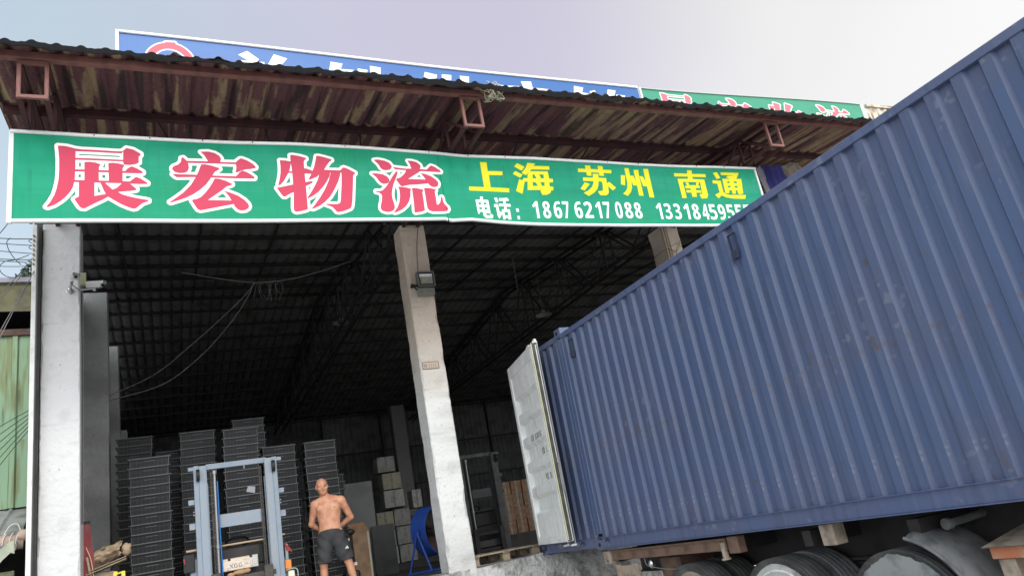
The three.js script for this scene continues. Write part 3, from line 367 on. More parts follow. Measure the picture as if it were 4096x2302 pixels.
// ================================================================ CONTAINER ON ITS TRAILER
const navy = dataTex(512, 512, (u, v) => { const n = fbm(u * 5, v * 5, 5, 5, 201), s = fbm(u * 60, v * 5, 3, 60, 203), f = vnoise(u * 190, v * 120, 190, 205); let c = mixc([.080, .116, .228], [.096, .116, .206], smooth(.3, .75, n)); c = mixc(c, [.15, .17, .25], smooth(.6, .85, s) * .35); const st = fbm(u * 90, v * 3, 3, 0, 209); c = mixc(c, [.05, .07, .13], smooth(.58, .76, st) * .35); c = mixc(c, [.21, .23, .30], smooth(.70, .8, fbm(u * 46, v * 70, 2, 0, 211)) * smooth(.5, .7, n) * .5); c = mixc(c, [.3, .31, .34], f > .99 ? .5 : 0); return mixc(c, [.12, .075, .055], smooth(.78, .88, fbm(u * 26, v * 26, 4, 26, 207)) * .55); }, 3.4);
const MC = { side: mat(lin(1, 1, 1), .38, { map: navy, bumpMap: bumpTex, bumpScale: .0015 }), rail: mat(lin(1.05, 1.05, 1.08), .42, { map: navy }), dark: mat(srgb(48, 54, 78), .6) };
const CX = 4.9, CW = 2.438, CY0 = EYE - .378, CYT = EYE + 2.436, CZR = -10.33, CZF = 5.8, POST = -8.71;
const con = thing('shipping_container', 'long navy blue corrugated shipping container with its white rear door swung open', 'container', [CX, 0, 0]);
{
  const y0 = EYE - .235, y1 = EYE + 2.385;
  const corr = (z0, z1, p0) => { const q = []; const P = .2127, o = [[0, 0], [.080, 0], [.106, .036], [.187, .036], [.2127, 0]]; for (let k = 0; k * P < z1 - z0; k++) for (let i = 0; i < 4; i++) { const a = Math.min(z1, z0 + p0 + k * P + o[i][0]), b = Math.min(z1, z0 + p0 + k * P + o[i + 1][0]); if (b <= a) continue; q.push([V(.012 + o[i][1], y0, b), V(.012 + o[i][1], y0, a), V(.012 + o[i + 1][1], y1, a), V(.012 + o[i + 1][1], y1, b)]); q[q.length - 1] = [V(.012 + o[i + 1][1], y0, b), V(.012 + o[i][1], y0, a), V(.012 + o[i][1], y1, a), V(.012 + o[i + 1][1], y1, b)]; } return quads(q); };
  part(con, 'side_panel', corr(POST + .085, CZF - .1, 0), MC.side);
  part(con, 'side_panel', corr(CZR + .12, POST - .07, .03), MC.side);
  const far = corr(CZR + .12, CZF - .1, 0); far.scale(-1, 1, 1); far.translate(CW, 0, 0); part(con, 'side_panel', far, MC.side);
  for (const [xa, xb] of [[0, .06], [CW - .06, CW]]) {
    part(con, 'top_rail', rspan(xa, xb, EYE + 2.366, CYT, POST - .02, CZF, .008), MC.rail);
    part(con, 'top_rail', rspan(xa + .004, xb, EYE + 2.37, EYE + 2.448, CZR + .05, POST - .06, .008), MC.rail);
    // bottom rail: channel with an upper lip
    part(con, 'bottom_rail', merge([rspan(xa, xb, CY0 + .006, EYE - .236, POST + .06, CZF, .006), span(xa < 1 ? -.024 : CW - .01, xa < 1 ? .01 : CW + .024, EYE - .241, EYE - .234, POST + .06, CZF), span(xa < 1 ? -.022 : CW - .01, xa < 1 ? .01 : CW + .022, CY0 - .002, CY0 + .007, POST + .06, CZF)]), MC.rail);
    part(con, 'bottom_rail', rspan(xa + .004, xb, CY0 + .02, EYE - .236, CZR + .02, POST - .06, .006), MC.rail);
    const sgn = xa < 1 ? 1 : -1, xo = xa < 1 ? 0 : CW;
    part(con, 'corner_post', merge([rspan(xo, xo + sgn * .09, EYE - .2, EYE + 2.40, POST - .075, POST + .085, .012), rspan(xo - sgn * .004, xo + sgn * .02, EYE - .2, EYE + 2.36, POST - .012, POST + .006, .004)]), MC.side);
    for (const [yy, t] of [[CY0 + .05, 0], [EYE + 2.46, 1]]) { const c = part(con, 'corner_casting', rbox(.17, .125, .178, .014, xo + sgn * .081, yy, POST), MC.rail); part(c, 'casting_hole', disc(.026, .008, xo - sgn * .004, yy, POST - .01, 'x', 14), M.black); }
    part(con, 'corner_post', rspan(xo, xo + sgn * .12, CY0 + .05, EYE + 2.44, CZR - .0, CZR + .12, .012), MC.side);
    part(con, 'corner_post', rspan(xo, xo + sgn * .12, CY0 + .05, EYE + 2.42, CZF - .1, CZF + .02, .012), MC.side);
  }
  part(con, 'roof_panel', span(.03, CW - .03, EYE + 2.40, EYE + 2.43, CZR, CZF), MC.side);
  part(con, 'floor_panel', span(.05, CW - .05, EYE - .26, EYE - .22, CZR + .06, CZF), M.darkSteel);
  part(con, 'front_wall', span(.03, CW - .03, EYE - .24, EYE + 2.4, CZF - .06, CZF - .02), MC.side);
  for (let z = -9.9; z < 5.6; z += .6) part(con, 'cross_member', span(.06, CW - .06, CY0 + .03, EYE - .27, z - .03, z + .03), MC.dark);
  const sill = part(con, 'door_sill', merge([rspan(0, CW, CY0 + .0, EYE - .24, CZR - .11, CZR + .06, .012)]), MC.rail); part(sill, 'casting_hole', disc(.028, .006, -.004, CY0 + .06, CZR - .05, 'x', 12), M.black);
  part(con, 'door_header', rspan(0, CW, EYE + 2.37, EYE + 2.45, CZR - .02, CZR + .06, .01), MC.rail);
  // keepers on the sill that took the lock rods
  for (const z of [-9.73, -9.32]) { const c = part(con, 'rod_keeper', merge([box(.03, .05, .12, -.012, EYE - .285, z), box(.045, .018, .05, -.03, EYE - .27, z - .04), box(.045, .018, .05, -.03, EYE - .30, z + .03)]), M.steel); }
  // lashing brackets under the top rail
  for (const [z, y] of [[-8.38, 2.17], [-5.03, 2.17]]) part(con, 'lashing_bracket', merge([span(-.014, .0, EYE + y - .10, EYE + y + .11, z - .048, z - .036), span(-.014, .0, EYE + y - .10, EYE + y + .11, z + .036, z + .048), span(-.014, .0, EYE + y + .10, EYE + y + .114, z - .05, z + .05), rspan(-.03, .004, EYE + y - .14, EYE + y - .06, z - .04, z + .04, .004)]), MC.dark);
  for (const z of [-9.15, -8.5]) part(con, 'lashing_ring', (() => { const g = new THREE.TorusGeometry(.035, .006, 6, 16, 3.4); return uvBox(place(g, -.008, CY0 + .08, z, 0, Math.PI / 2, 0)); })(), MC.dark);
  // open door folded back along the side: inner face towards the yard
  const H0 = V(-.06, 0, CZR - .02), F0 = V(-.30, 0, -8.965), w = H0.distanceTo(F0), yb = EYE - .222, h = 2.62;
  const dg = new THREE.Group(); dg.name = 'open_door'; dg.position.set(F0.x, yb, F0.z); dg.rotation.y = Math.atan2(-(H0.z - F0.z), H0.x - F0.x); con.add(dg);   // local x runs from the free edge to the hinge
  dg.rotation.y = Math.atan2(-(H0.z - F0.z), H0.x - F0.x);
  const printT = canvasTex(1024, 2048, (c, W, Hh) => { c.fillStyle = '#f0f1ef'; c.fillRect(0, 0, W, Hh); for (let i = 0; i < 900; i++) { c.fillStyle = `rgba(${rnd() > .7 ? '255,255,255' : '90,88,80'},${rr(.01, .05)})`; const y = rr(0, Hh); c.fillRect(rr(0, W), y, rr(4, 60), rr(20, 260)); } for (let i = 0; i < 60; i++) { c.fillStyle = `rgba(120,80,50,${rr(.05, .25)})`; c.fillRect(rr(0, W), rr(0, Hh), rr(2, 9), rr(4, 40)); }
    c.fillStyle = '#202020'; const px = W / w, py = Hh / h; const line = (yT, n, x1, lab) => { c.save(); c.translate(W - 0, 0); c.restore(); c.font = 'bold 84px sans-serif'; const m = c.measureText(n).width; c.save(); c.translate(W * x1 - m * .62, Hh * (1 - yT)); c.scale(.62, 1); c.fillText(n, 0, 0); c.restore();
      // two small label characters before the figures
      lab.forEach((s, i) => { c.save(); c.translate(W * x1 - m * .62 - 150 + i * 56, Hh * (1 - yT) - 66); c.scale(1.22, 1.22); c.lineWidth = 5.5; c.strokeStyle = '#202020'; c.stroke(new Path2D(s)); c.restore(); }); };
    const zi = 'M18 0L12 9M6 9H32V54H6V9M6 24H32M6 39H32', zhong = 'M8 3L28 0M2 10H36M19 2V54M7 17H31V37H7V17M7 27H31M5 45H33M1 54H37', zai = 'M2 10H36M14 0V22M2 22H26M26 2L34 54M36 26L24 46M8 30H24M16 24V54M4 42H24', zong = 'M10 0L14 8M28 0L24 8M8 10H30V26H8V10M4 34L2 50M12 32V50H30M18 32L22 42M32 34L36 48';
    line(.537, '36,000 KG', .79, [zong, zhong]); line(.455, '5,250 KG', .92, [zi, zhong]); line(.322, '30,750 KG', .92, [zai, zhong]); });
  // local x: 0 = free edge (near), w = hinge; the face that is seen looks along -z_local or +z_local
  const prof = [[0, 0], [.02, 0]]; const bands = [.36, .72, 1.08, 1.44, 1.80]; const pr = []; pr.push([.10, 0]);
  bands.forEach((b) => pr.push([b + .06, 0], [b + .10, -.06], [b + .26, -.06], [b + .31, 0])); pr.push([2.44, 0]);
  const dp = []; for (let i = 0; i < pr.length - 1; i++) { const [a, za] = pr[i], [b, zb] = pr[i + 1]; dp.push([V(.075, a, za), V(w - .09, a, za), V(w - .09, b, zb), V(.075, b, zb)]); }
  const dgeo = quads(dp); { const p = dgeo.attributes.position, uv = dgeo.attributes.uv; for (let i = 0; i < p.count; i++) uv.setXY(i, 1 - p.getX(i) / w, p.getY(i) / h); }
  const doorMat = mat(lin(1, 1, 1), .5, { map: printT }), doorPaint = grimy([.85, .855, .85], [.6, .59, .57], .5, .5, 1.0, 221);
  const pn = part(dg, 'door_panel', dgeo, doorMat, [0, 0, -.0]);
  // frame members stand proud of the pressed sheet
  part(dg, 'door_frame', merge([rspan(.0, .085, 0, h, -.075, .02, .01), rspan(w - .1, w, 0, h, -.075, .02, .01), rspan(.085, w - .1, 0, .10, -.075, .016, .008), rspan(.085, w - .1, 2.44, h, -.075, .016, .008)]), doorPaint);
  part(dg, 'door_skin', span(.06, w - .06, .08, 2.5, -.085, -.075), MC.rail);
  part(dg, 'door_gasket', rspan(-.032, -.002, .01, h + .015, -.05, .012, .008), M.rubber); part(dg, 'door_gasket', rspan(w + .002, w + .02, .0, h, -.05, .012, .008), M.rubber);
  part(dg, 'gasket_lip', rspan(-.038, -.033, .02, h + .01, -.0, .016, .002), mat(srgb(196, 194, 150), .6));
  const camM = mat(lin(.7, .7, .7), .4); for (const x of [.1, .42]) { const r = part(dg, 'lock_rod', rod(V(x, -.05, -.12), V(x, h + .04, -.12), .016, 10), M.steel); part(r, 'rod_cam', merge([box(.05, .022, .07, x, h + .055, -.09), box(.022, .05, .03, x - .022, h + .07, -.095), box(.06, .016, .02, x + .005, h + .09, -.085)]), camM); part(r, 'rod_cam', box(.05, .022, .07, x, -.05, -.09), camM); }
  for (const y of [.35, 1.0, 1.62, 2.28]) part(dg, 'hinge', merge([rspan(w - .03, w + .05, y - .05, y + .05, -.05, -.025, .006), disc(.018, .12, w + .045, y, -.035, 'y', 10)]), M.steel);
  for (const [x, y] of [[.58, 1.67], [.30, 1.0], [.44, .83], [.24, .86], [.42, .72], [.22, .75], [.5, .16], [.32, .06], [.46, 2.3]]) part(dg, 'rivet_plate', rbox(.05, .016, .014, .004, x, y, .018), doorPaint);
  part(dg, 'door_handle', merge([rbox(.03, .09, .03, .008, -.052, 1.02, -.05), bar(V(-.055, 1.0, -.06), V(-.05, .62, -.06), .014)]), M.steel);
}
{ const con2 = con.children.find((c) => c.name === 'open_door'); const done = new Set(); con2.traverse((m) => { if (!m.isMesh || done.has(m.geometry)) return; done.add(m.geometry); const g = m.geometry; for (const k of ['position', 'normal', 'uv']) { const a = g.attributes[k], n = a.itemSize; for (let i = 0; i < a.count; i += 3) for (let c = 0; c < n; c++) { const j = (i + 1) * n + c, l = (i + 2) * n + c, t = a.array[j]; a.array[j] = a.array[l]; a.array[l] = t; } } for (const k of ['position', 'normal']) { const a = g.attributes[k].array; for (let i = 2; i < a.length; i += 3) a[i] = -a[i]; } }); }   // the pressed side of the door faces the dock
// --- trailer
const tr = thing('semi_trailer', 'dusty semi trailer chassis with brown side rail carrying the navy container', 'trailer', [CX, 0, 0]);
const brown = grimy([.20, .12, .085], [.07, .045, .035], .8, .75, .7, 231), tan = grimy([.42, .34, .27], [.18, .13, .10], .8, .75, .5, 233), orange = grimy([.52, .17, .075], [.45, .36, .28], .9, .65, .6, 235);
{
  for (const x of [.72, 1.66]) part(tr, 'chassis_beam', merge([span(x - .07, x + .07, EYE - .42, EYE - .40, -9.0, 5.4), span(x - .008, x + .008, EYE - .74, EYE - .42, -9.0, 5.4), span(x - .07, x + .07, EYE - .76, EYE - .74, -9.0, 5.4)]), M.darkSteel);
  for (let z = -8.6; z < 5; z += 1.1) part(tr, 'cross_beam', span(.12, CW - .12, EYE - .56, EYE - .43, z - .05, z + .05), M.darkSteel);
  part(tr, 'side_rail', merge([rspan(.04, .12, EYE - .53, EYE - .41, -8.55, -6.32, .008), rspan(.02, .14, EYE - .43, EYE - .41, -8.5, -6.3, .004)]), brown);
  const blk = part(tr, 'end_block', rspan(.02, .16, EYE - .562, EYE - .415, -8.72, -8.55, .008), tan); part(blk, 'bolt_hole', disc(.014, .01, .02, EYE - .53, -8.635, 'x', 10), M.black);
  part(tr, 'rail_bracket', rspan(.03, .13, EYE - .56, EYE - .40, -6.28, -6.12, .01), brown);
  part(tr, 'winch_pin', merge([rod(V(.05, EYE - .45, -6.37), V(.05, EYE - .60, -6.37), .032, 12), disc(.048, .016, .05, EYE - .605, -6.37, 'y', 14)]), tan);
  part(tr, 'twist_lock', rspan(.06, .2, EYE - .562, EYE - .39, -5.08, -4.93, .01), tan);
  part(tr, 'mudguard_plate', merge([rspan(.04, .09, EYE - 1.2, EYE - .58, -8.52, -8.44, .01), rspan(.08, .09, EYE - 1.2, EYE - .6, -8.44, -8.1, .004), rspan(.04, .09, EYE - 1.2, EYE - .58, -8.1, -8.03, .01)]), tan);
  part(tr, 'reflector', ball(.035, .05, .035, .05, EYE - .60, -7.72, 10), M.chrome);
  part(tr, 'cable_loop', tube([V(.06, EYE - .53, -7.86), V(.05, EYE - .60, -7.83), V(.05, EYE - .65, -7.6), V(.06, EYE - .68, -7.2)], .006, 20, 5), M.paleWire);
  part(tr, 'tool_box', rspan(.25, .9, EYE - 1.05, EYE - .56, -7.85, -7.45, .015), brown);
  // front support beam, orange paint worn to tan, with its leg
  part(tr, 'support_beam', rspan(.10, .26, EYE - .735, EYE - .658, -3.66, -1.9, .006), orange);
  part(tr, 'support_plate', quads([[V(.06, EYE - .652, -3.69), V(.06, EYE - .652, -1.9), V(.9, EYE - .50, -1.9), V(.75, EYE - .50, -3.55)], [V(.06, EYE - .657, -3.69), V(.75, EYE - .505, -3.55), V(.9, EYE - .505, -1.9), V(.06, EYE - .657, -1.9)]]), tan);
  part(tr, 'support_leg', rspan(.12, .22, .15, EYE - .737, -3.64, -3.52, .01), tan);
  part(tr, 'support_panel', span(.2, .22, .5, EYE - .74, -3.45, -1.9), brown);
  const tyre = (() => { const P = []; const R = .515, w = .125, rim = .30; P.push([rim, -w * .72], [rim + .03, -w * .86], [.40, -w], [.46, -w * .99], [.495, -w * .92]); for (let i = 0; i <= 4; i++) { const x = -w * .86 + i * w * .43; P.push([R, x], [R, x + w * .30]); if (i < 4) P.push([R - .014, x + w * .32], [R - .014, x + w * .41]); } P.push([.495, w * .92], [.46, w * .99], [.40, w], [rim + .03, w * .86], [rim, w * .72]); const g = new THREE.LatheGeometry(P.map(([r, y]) => new THREE.Vector2(r, y)), 72); return uvBox(place(g, 0, 0, 0, 0, 0, Math.PI / 2)); })();
  const rimG = (dir) => { const P = [[.318, -.10], [.325, -.115], [.30, -.10], [.285, -.06], [.27, .02], [.20, .055], [.17, .06], [.165, .0], [.12, -.02], [.10, -.06], [.0, -.065]]; const g = new THREE.LatheGeometry(P.map(([r, y]) => new THREE.Vector2(r, y * dir)), 56); return uvBox(place(g, 0, 0, 0, 0, 0, -Math.PI / 2)); };
  const nuts = (() => { const l = []; for (let i = 0; i < 10; i++) { const a = i * Math.PI / 5; l.push(disc(.016, .05, .02, Math.sin(a) * .20, Math.cos(a) * .20, 'x', 6)); } return merge(l); })();
  const paleRim = grimy([.74, .74, .71], [.5, .49, .46], .7, .7, .2, 249);
  const rims = [grimy([.34, .28, .22], [.2, .165, .13], .9, .85, .7, 241), grimy([.52, .515, .49], [.26, .255, .24], .9, .85, .75, 243), grimy([.30, .305, .30], [.13, .15, .145], .95, .9, .7, 245)];
  const sideRing = (rag, r0, r1) => gridSurf(220, 6, (u, v) => { const a = u * Math.PI * 2, r = lerp(r0, r1 + rag * (fbm(u * 38, 3, 4, 38, 247) - .5), v); return V(-.1275 - .006 * Math.sin(v * 3.1), Math.sin(a) * r, Math.cos(a) * r); }, 0, V(1, 0, 0));
  const rings = [sideRing(.01, .30, .435), sideRing(.012, .30, .462), sideRing(.05, .30, .474)].map((g) => uvBox(g));
  [-7.02, -5.71, -4.40].forEach((z, i) => {
    for (const [x, side] of [[.17, 1], [.50, 0], [CW - .50, 0], [CW - .17, -1]]) {
      const w = new THREE.Group(); w.name = 'wheel'; w.position.set(x, .51, z); tr.add(w);
      part(w, 'tyre', tyre, i === 1 && side !== 1 ? M.dustyRubber : M.rubber); if (side) { const r = part(w, 'rim', rimG(1), rims[i]); if (side < 0) r.rotation.y = Math.PI; part(w, 'wheel_nut', nuts, M.steel).userData.kind = 'stuff'; if (side > 0) { part(w, 'dusty_sidewall', rings[i], rims[i]); if (i === 1) part(w, 'rim_lip', uvBox(place(new THREE.TorusGeometry(.405, .014, 8, 90), -.128, 0, 0, 0, Math.PI / 2, 0)), paleRim); } }
    }
    part(tr, 'axle', disc(.065, 1.9, CW / 2, .51, z, 'x', 14), M.darkSteel);
    part(tr, 'leaf_spring', rspan(.68, .76, EYE - .85, EYE - .78, z - .5, z + .5, .02), M.darkSteel);
  });
  // curved mudguard in front of the third wheel
  const FZ = -4.40; const fg = gridSurf(28, 10, (u, v) => { const a = lerp(1.30, .12, u), R = .635 + .015 * Math.sin(v * Math.PI) - (v < .12 ? .025 * (1 - v / .12) : 0); return V(.0 + v * .5 + .02, .51 + Math.sin(a) * R, FZ + Math.cos(a) * R); }, .012, V(0, .7, .7));
  part(tr, 'mudguard', fg, M.dustyRubber); part(tr, 'mudguard_rim', tube(Array.from({ length: 12 }, (_, i) => { const a = lerp(1.30, .12, i / 11); return V(.02, .51 + Math.sin(a) * .615, FZ + Math.cos(a) * .615); }), .014, 40, 6), M.dustyRubber);
  part(tr, 'mudguard_arm', merge([rod(V(.28, EYE - .50, FZ + .36), V(.9, EYE - .48, FZ + .34), .03, 10), disc(.042, .05, .28, EYE - .50, FZ + .36, 'x', 12)]), M.dustyRubber);
}
// ================================================================ FORKLIFTS
function forklift(o, C, withPlate) {                    // origin on the floor under the middle of the mast; the mast looks towards +z
  const H = 1.975, yF = 0;
  for (const s of [-1, 1]) {
    const x = s * .445;
    part(o, 'mast_rail', merge([rspan(x - .09 * 1 + (s > 0 ? .115 : 0), x + .065 - (s > 0 ? -.025 : .09), .08, H - .02, -.07, .0, .005), rspan(x - .088, x + .088, .08, H - .26, -.10, -.07, .004)]), C.paint);
    part(o, 'inner_mast_rail', merge([rspan(x - s * .02 - .045, x - s * .02 + .045, .10, H - .03, -.055, .012, .006), rspan(x - s * .066 - .008, x - s * .066 + .008, .1, H - .03, -.10, .006, .003)]), C.paint2);
    part(o, 'mast_roller', disc(.078, .042, x + s * .036, H - .15, .030, 'x', 24), C.black);
    for (const [y, h] of [[1.50, .045], [1.19, .06]]) part(o, 'mast_tab', rspan(x + s * .09, x + s * .165, y - h / 2 - .02, y + h / 2, -.06, -.045, .003), C.paint2);
    part(o, 'mast_tab', rspan(x + s * .085, x + s * .155, H - .08, H - .03, -.06, -.01, .006), C.paint);
    for (const y of [1.32, 1.36]) part(o, 'bolt', ball(.012, .012, .012, x + s * .105, y, -.02, 8), C.chrome);
    // lift chain: plates and pins
    const l = []; for (let y = .12, k = 0; y < 1.86; y += .026, k++) { for (const dx of k % 2 ? [-.012, .004] : [-.019, .011]) l.push(span(x - s * .135 + dx, x - s * .135 + dx + .008, y - .015, y + .015, -.05, -.028)); l.push(disc(.007, .044, x - s * .135, y + .013, -.039, 'x', 6)); }
    part(o, 'lift_chain', merge(l), C.chain);
    part(o, 'fork', merge([rspan(x - s * .12 - .055, x - s * .12 + .055, .02, .06, .06, 1.1, .01), rspan(x - s * .12 - .055, x - s * .12 + .055, .02, .55, .03, .075, .008)]), C.chain);
  }
  part(o, 'cross_beam', rspan(-.38, .40, H - .085, H - .012, -.075, -.02, .006), C.paint);
  part(o, 'cross_beam', rspan(-.33, .33, 1.115, 1.285, -.085, -.065, .005), C.paint2);
  part(o, 'cross_beam', rspan(-.36, .36, .20, .32, -.085, -.06, .005), C.paint);
  part(o, 'chain_lug', rspan(.10, .115, H - .13, H - .085, -.05, -.02, .003), C.paint);
  part(o, 'lift_cylinder', merge([rod(V(-.275, .1, -.03), V(-.275, 1.84, -.03), .021, 14), disc(.034, .05, -.275, 1.84, -.03, 'y', 14), disc(.03, .04, -.275, .88, -.03, 'y', 14)]), C.steel);
  part(o, 'hydraulic_hose', tube([V(-.243, 1.72, -.015), V(-.243, 1.3, -.008), V(-.24, .9, -.012), V(-.238, .5, -.01), V(-.24, .12, -.012)], .0085, 40, 6), C.hose);
  part(o, 'carriage_rod', merge([rod(V(-.28, .885, -.12), V(.33, .885, -.12), .013, 10), rod(V(-.66, .885, -.12), V(-.53, .885, -.12), .015, 10), rod(V(.53, .905, -.12), V(.58, .905, -.12), .015, 10)]), C.tan);
  part(o, 'carriage', merge([rspan(-.42, .42, .42, .48, .0, .03, .004), rspan(-.42, .42, .12, .18, .0, .03, .004)]), C.chain);
  // truck body behind the mast
  part(o, 'dashboard', merge([rspan(-.44, .44, .58, .86, -.55, -.25, .03), rspan(-.3, .3, .60, .84, -.24, -.20, .01)]), C.black);
  part(o, 'body', merge([rspan(-.50, .50, .18, .60, -1.5, -.2, .04), rspan(-.48, .48, .25, .82, -2.05, -1.45, .08)]), C.body);
  part(o, 'seat', merge([rspan(-.24, .24, .60, .72, -1.35, -.9, .04), rspan(-.22, .22, .72, 1.02, -1.45, -1.36, .04)]), C.black);
  part(o, 'steering_wheel', (() => { const g = new THREE.TorusGeometry(.15, .014, 8, 26); return uvBox(place(g, 0, .93, -.62, Math.PI / 2 - .4, 0, 0)); })(), C.black);
  for (const [x, z, r] of [[-.46, -.28, .25], [.46, -.28, .25], [-.42, -1.6, .22], [.42, -1.6, .22]]) { const w = part(o, 'wheel', disc(r, .16, x, r, z, 'x', 26), C.rubber); part(w, 'rim', disc(r * .55, .17, x, r, z, 'x', 18), C.paint2); }
  for (const s of [-1, 1]) part(o, 'fender', rspan(s * .50, s * .62, .28, .78, -.5, -.15, .02), C.paint2);
  return o;
}
const paintBlue = grimy([.225, .285, .36], [.33, .34, .37], .45, .5, .5, 301), paintBlue2 = grimy([.265, .32, .39], [.38, .33, .29], .55, .5, .3, 303);
{
  const chainM = grimy([.055, .05, .045], [.10, .08, .06], .8, .6, .2, 305);
  const f1 = thing('forklift', 'pale blue forklift with a bare worn mast standing in front of the black crates', 'forklift', [.843, FLOOR, -11.0]);
  forklift(f1, { paint: paintBlue, paint2: paintBlue2, black: M.black, chrome: M.chrome, chain: chainM, steel: M.steel, hose: mat(srgb(20, 110, 185), .4), tan: grimy([.5, .36, .24], [.3, .2, .12], .7, .6, .3, 307), body: M.darkSteel, rubber: M.rubber });
  // number plate
  const pt = canvasTex(512, 192, (c, W, H) => { c.fillStyle = '#d2c3b4'; c.fillRect(0, 0, W, H); c.fillStyle = '#b9b7b4'; c.fillRect(W * .82, 0, W * .18, H); for (let i = 0; i < 160; i++) { c.fillStyle = `rgba(${rnd() > .5 ? '80,60,45' : '255,245,235'},${rr(.02, .10)})`; c.fillRect(rr(0, W), rr(0, H), rr(10, 70), rr(4, 26)); }
    c.lineJoin = 'round'; c.font = 'bold 92px sans-serif'; for (const [d, s] of [[3, 'rgba(255,248,240,.9)'], [0, 'rgba(105,86,74,.85)']]) { c.strokeStyle = s; c.lineWidth = 4; c.save(); c.translate(d, d); c.fillStyle = s; c.fillText('XGG', 96, 160); c.stroke(new Path2D('M330 60L320 90M352 50V100M315 105Q300 130 318 150M340 100Q330 140 352 140Q372 130 350 104M385 92H440M388 112H436M400 92V150H430V92M395 132H436')); c.restore(); }
    c.fillStyle = '#3a2a22'; c.fillRect(60, 172, 26, 9); c.fillRect(400, 168, 26, 9); c.strokeStyle = 'rgba(120,110,100,.6)'; c.lineWidth = 6; c.strokeRect(6, 6, W - 12, H - 12); });
  const pl = part(f1, 'number_plate', (() => { const g = new THREE.BoxGeometry(.44, .152, .006); return g; })(), mat(lin(1, 1, 1), .4, { map: pt, metalness: .2 }), [-.012, .632, -.05]);
  for (const x of [-.15, .12]) part(f1, 'plate_clip', rspan(x - .017, x + .017, .68, .735, -.05, -.04, .003), M.black);
  part(f1, 'plate_bracket', span(-.26, .24, .70, .83, -.20, -.12), M.darkSteel);
  part(f1, 'turn_signal', rspan(.545, .632, .445, .565, -.10, -.05, .014), mat(srgb(236, 140, 60), .35));
  part(f1, 'headlamp', merge([rspan(.575, .665, .30, .425, -.10, -.04, .02)]), mat(srgb(228, 230, 205), .3));
  part(f1, 'lamp_guard', tube([V(.55, .43, -.05), V(.62, .445, -.02), V(.69, .43, -.03), V(.70, .28, -.04), V(.69, .1, -.05)], .008, 30, 6), M.greyPlastic);
  part(f1, 'lamp_post', rspan(.565, .60, .55, .74, -.1, -.075, .004), paintBlue2);
  part(f1, 'red_flap', quads([[V(.555, .80, -.06), V(.64, .70, -.05), V(.655, .655, -.05), V(.58, .69, -.06)]]), mat(srgb(150, 45, 35), .6));
  part(f1, 'red_flap', quads([[V(-.70, .80, -.06), V(-.68, .80, -.06), V(-.675, .74, -.06), V(-.69, .73, -.06)]]), mat(srgb(150, 45, 55), .6));
  part(f1, 'side_plate', rspan(-.70, -.56, .62, .845, -.14, -.11, .01), M.black); part(f1, 'side_plate', rspan(.5, .58, .62, .86, -.14, -.11, .01), M.black);
  part(f1, 'paper_tag', quads([[V(.14, 1.60, -.02), V(.235, 1.585, -.02), V(.225, 1.50, -.02), V(.115, 1.53, -.02)]]), mat(srgb(150, 148, 155), .8));
  part(f1, 'glove', merge([ball(.10, .035, .06, -.02, .515, .0), ball(.05, .03, .05, -.14, .50, .01), ball(.045, .03, .04, .06, .52, .01)]), mat(srgb(178, 140, 105), .9));
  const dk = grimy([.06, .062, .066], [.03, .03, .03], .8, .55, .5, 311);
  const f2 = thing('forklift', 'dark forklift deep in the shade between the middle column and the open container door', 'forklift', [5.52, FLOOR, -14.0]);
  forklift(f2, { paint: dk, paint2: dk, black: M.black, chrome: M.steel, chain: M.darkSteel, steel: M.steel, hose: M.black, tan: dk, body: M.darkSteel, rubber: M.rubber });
  f2.scale.x = .82;
}
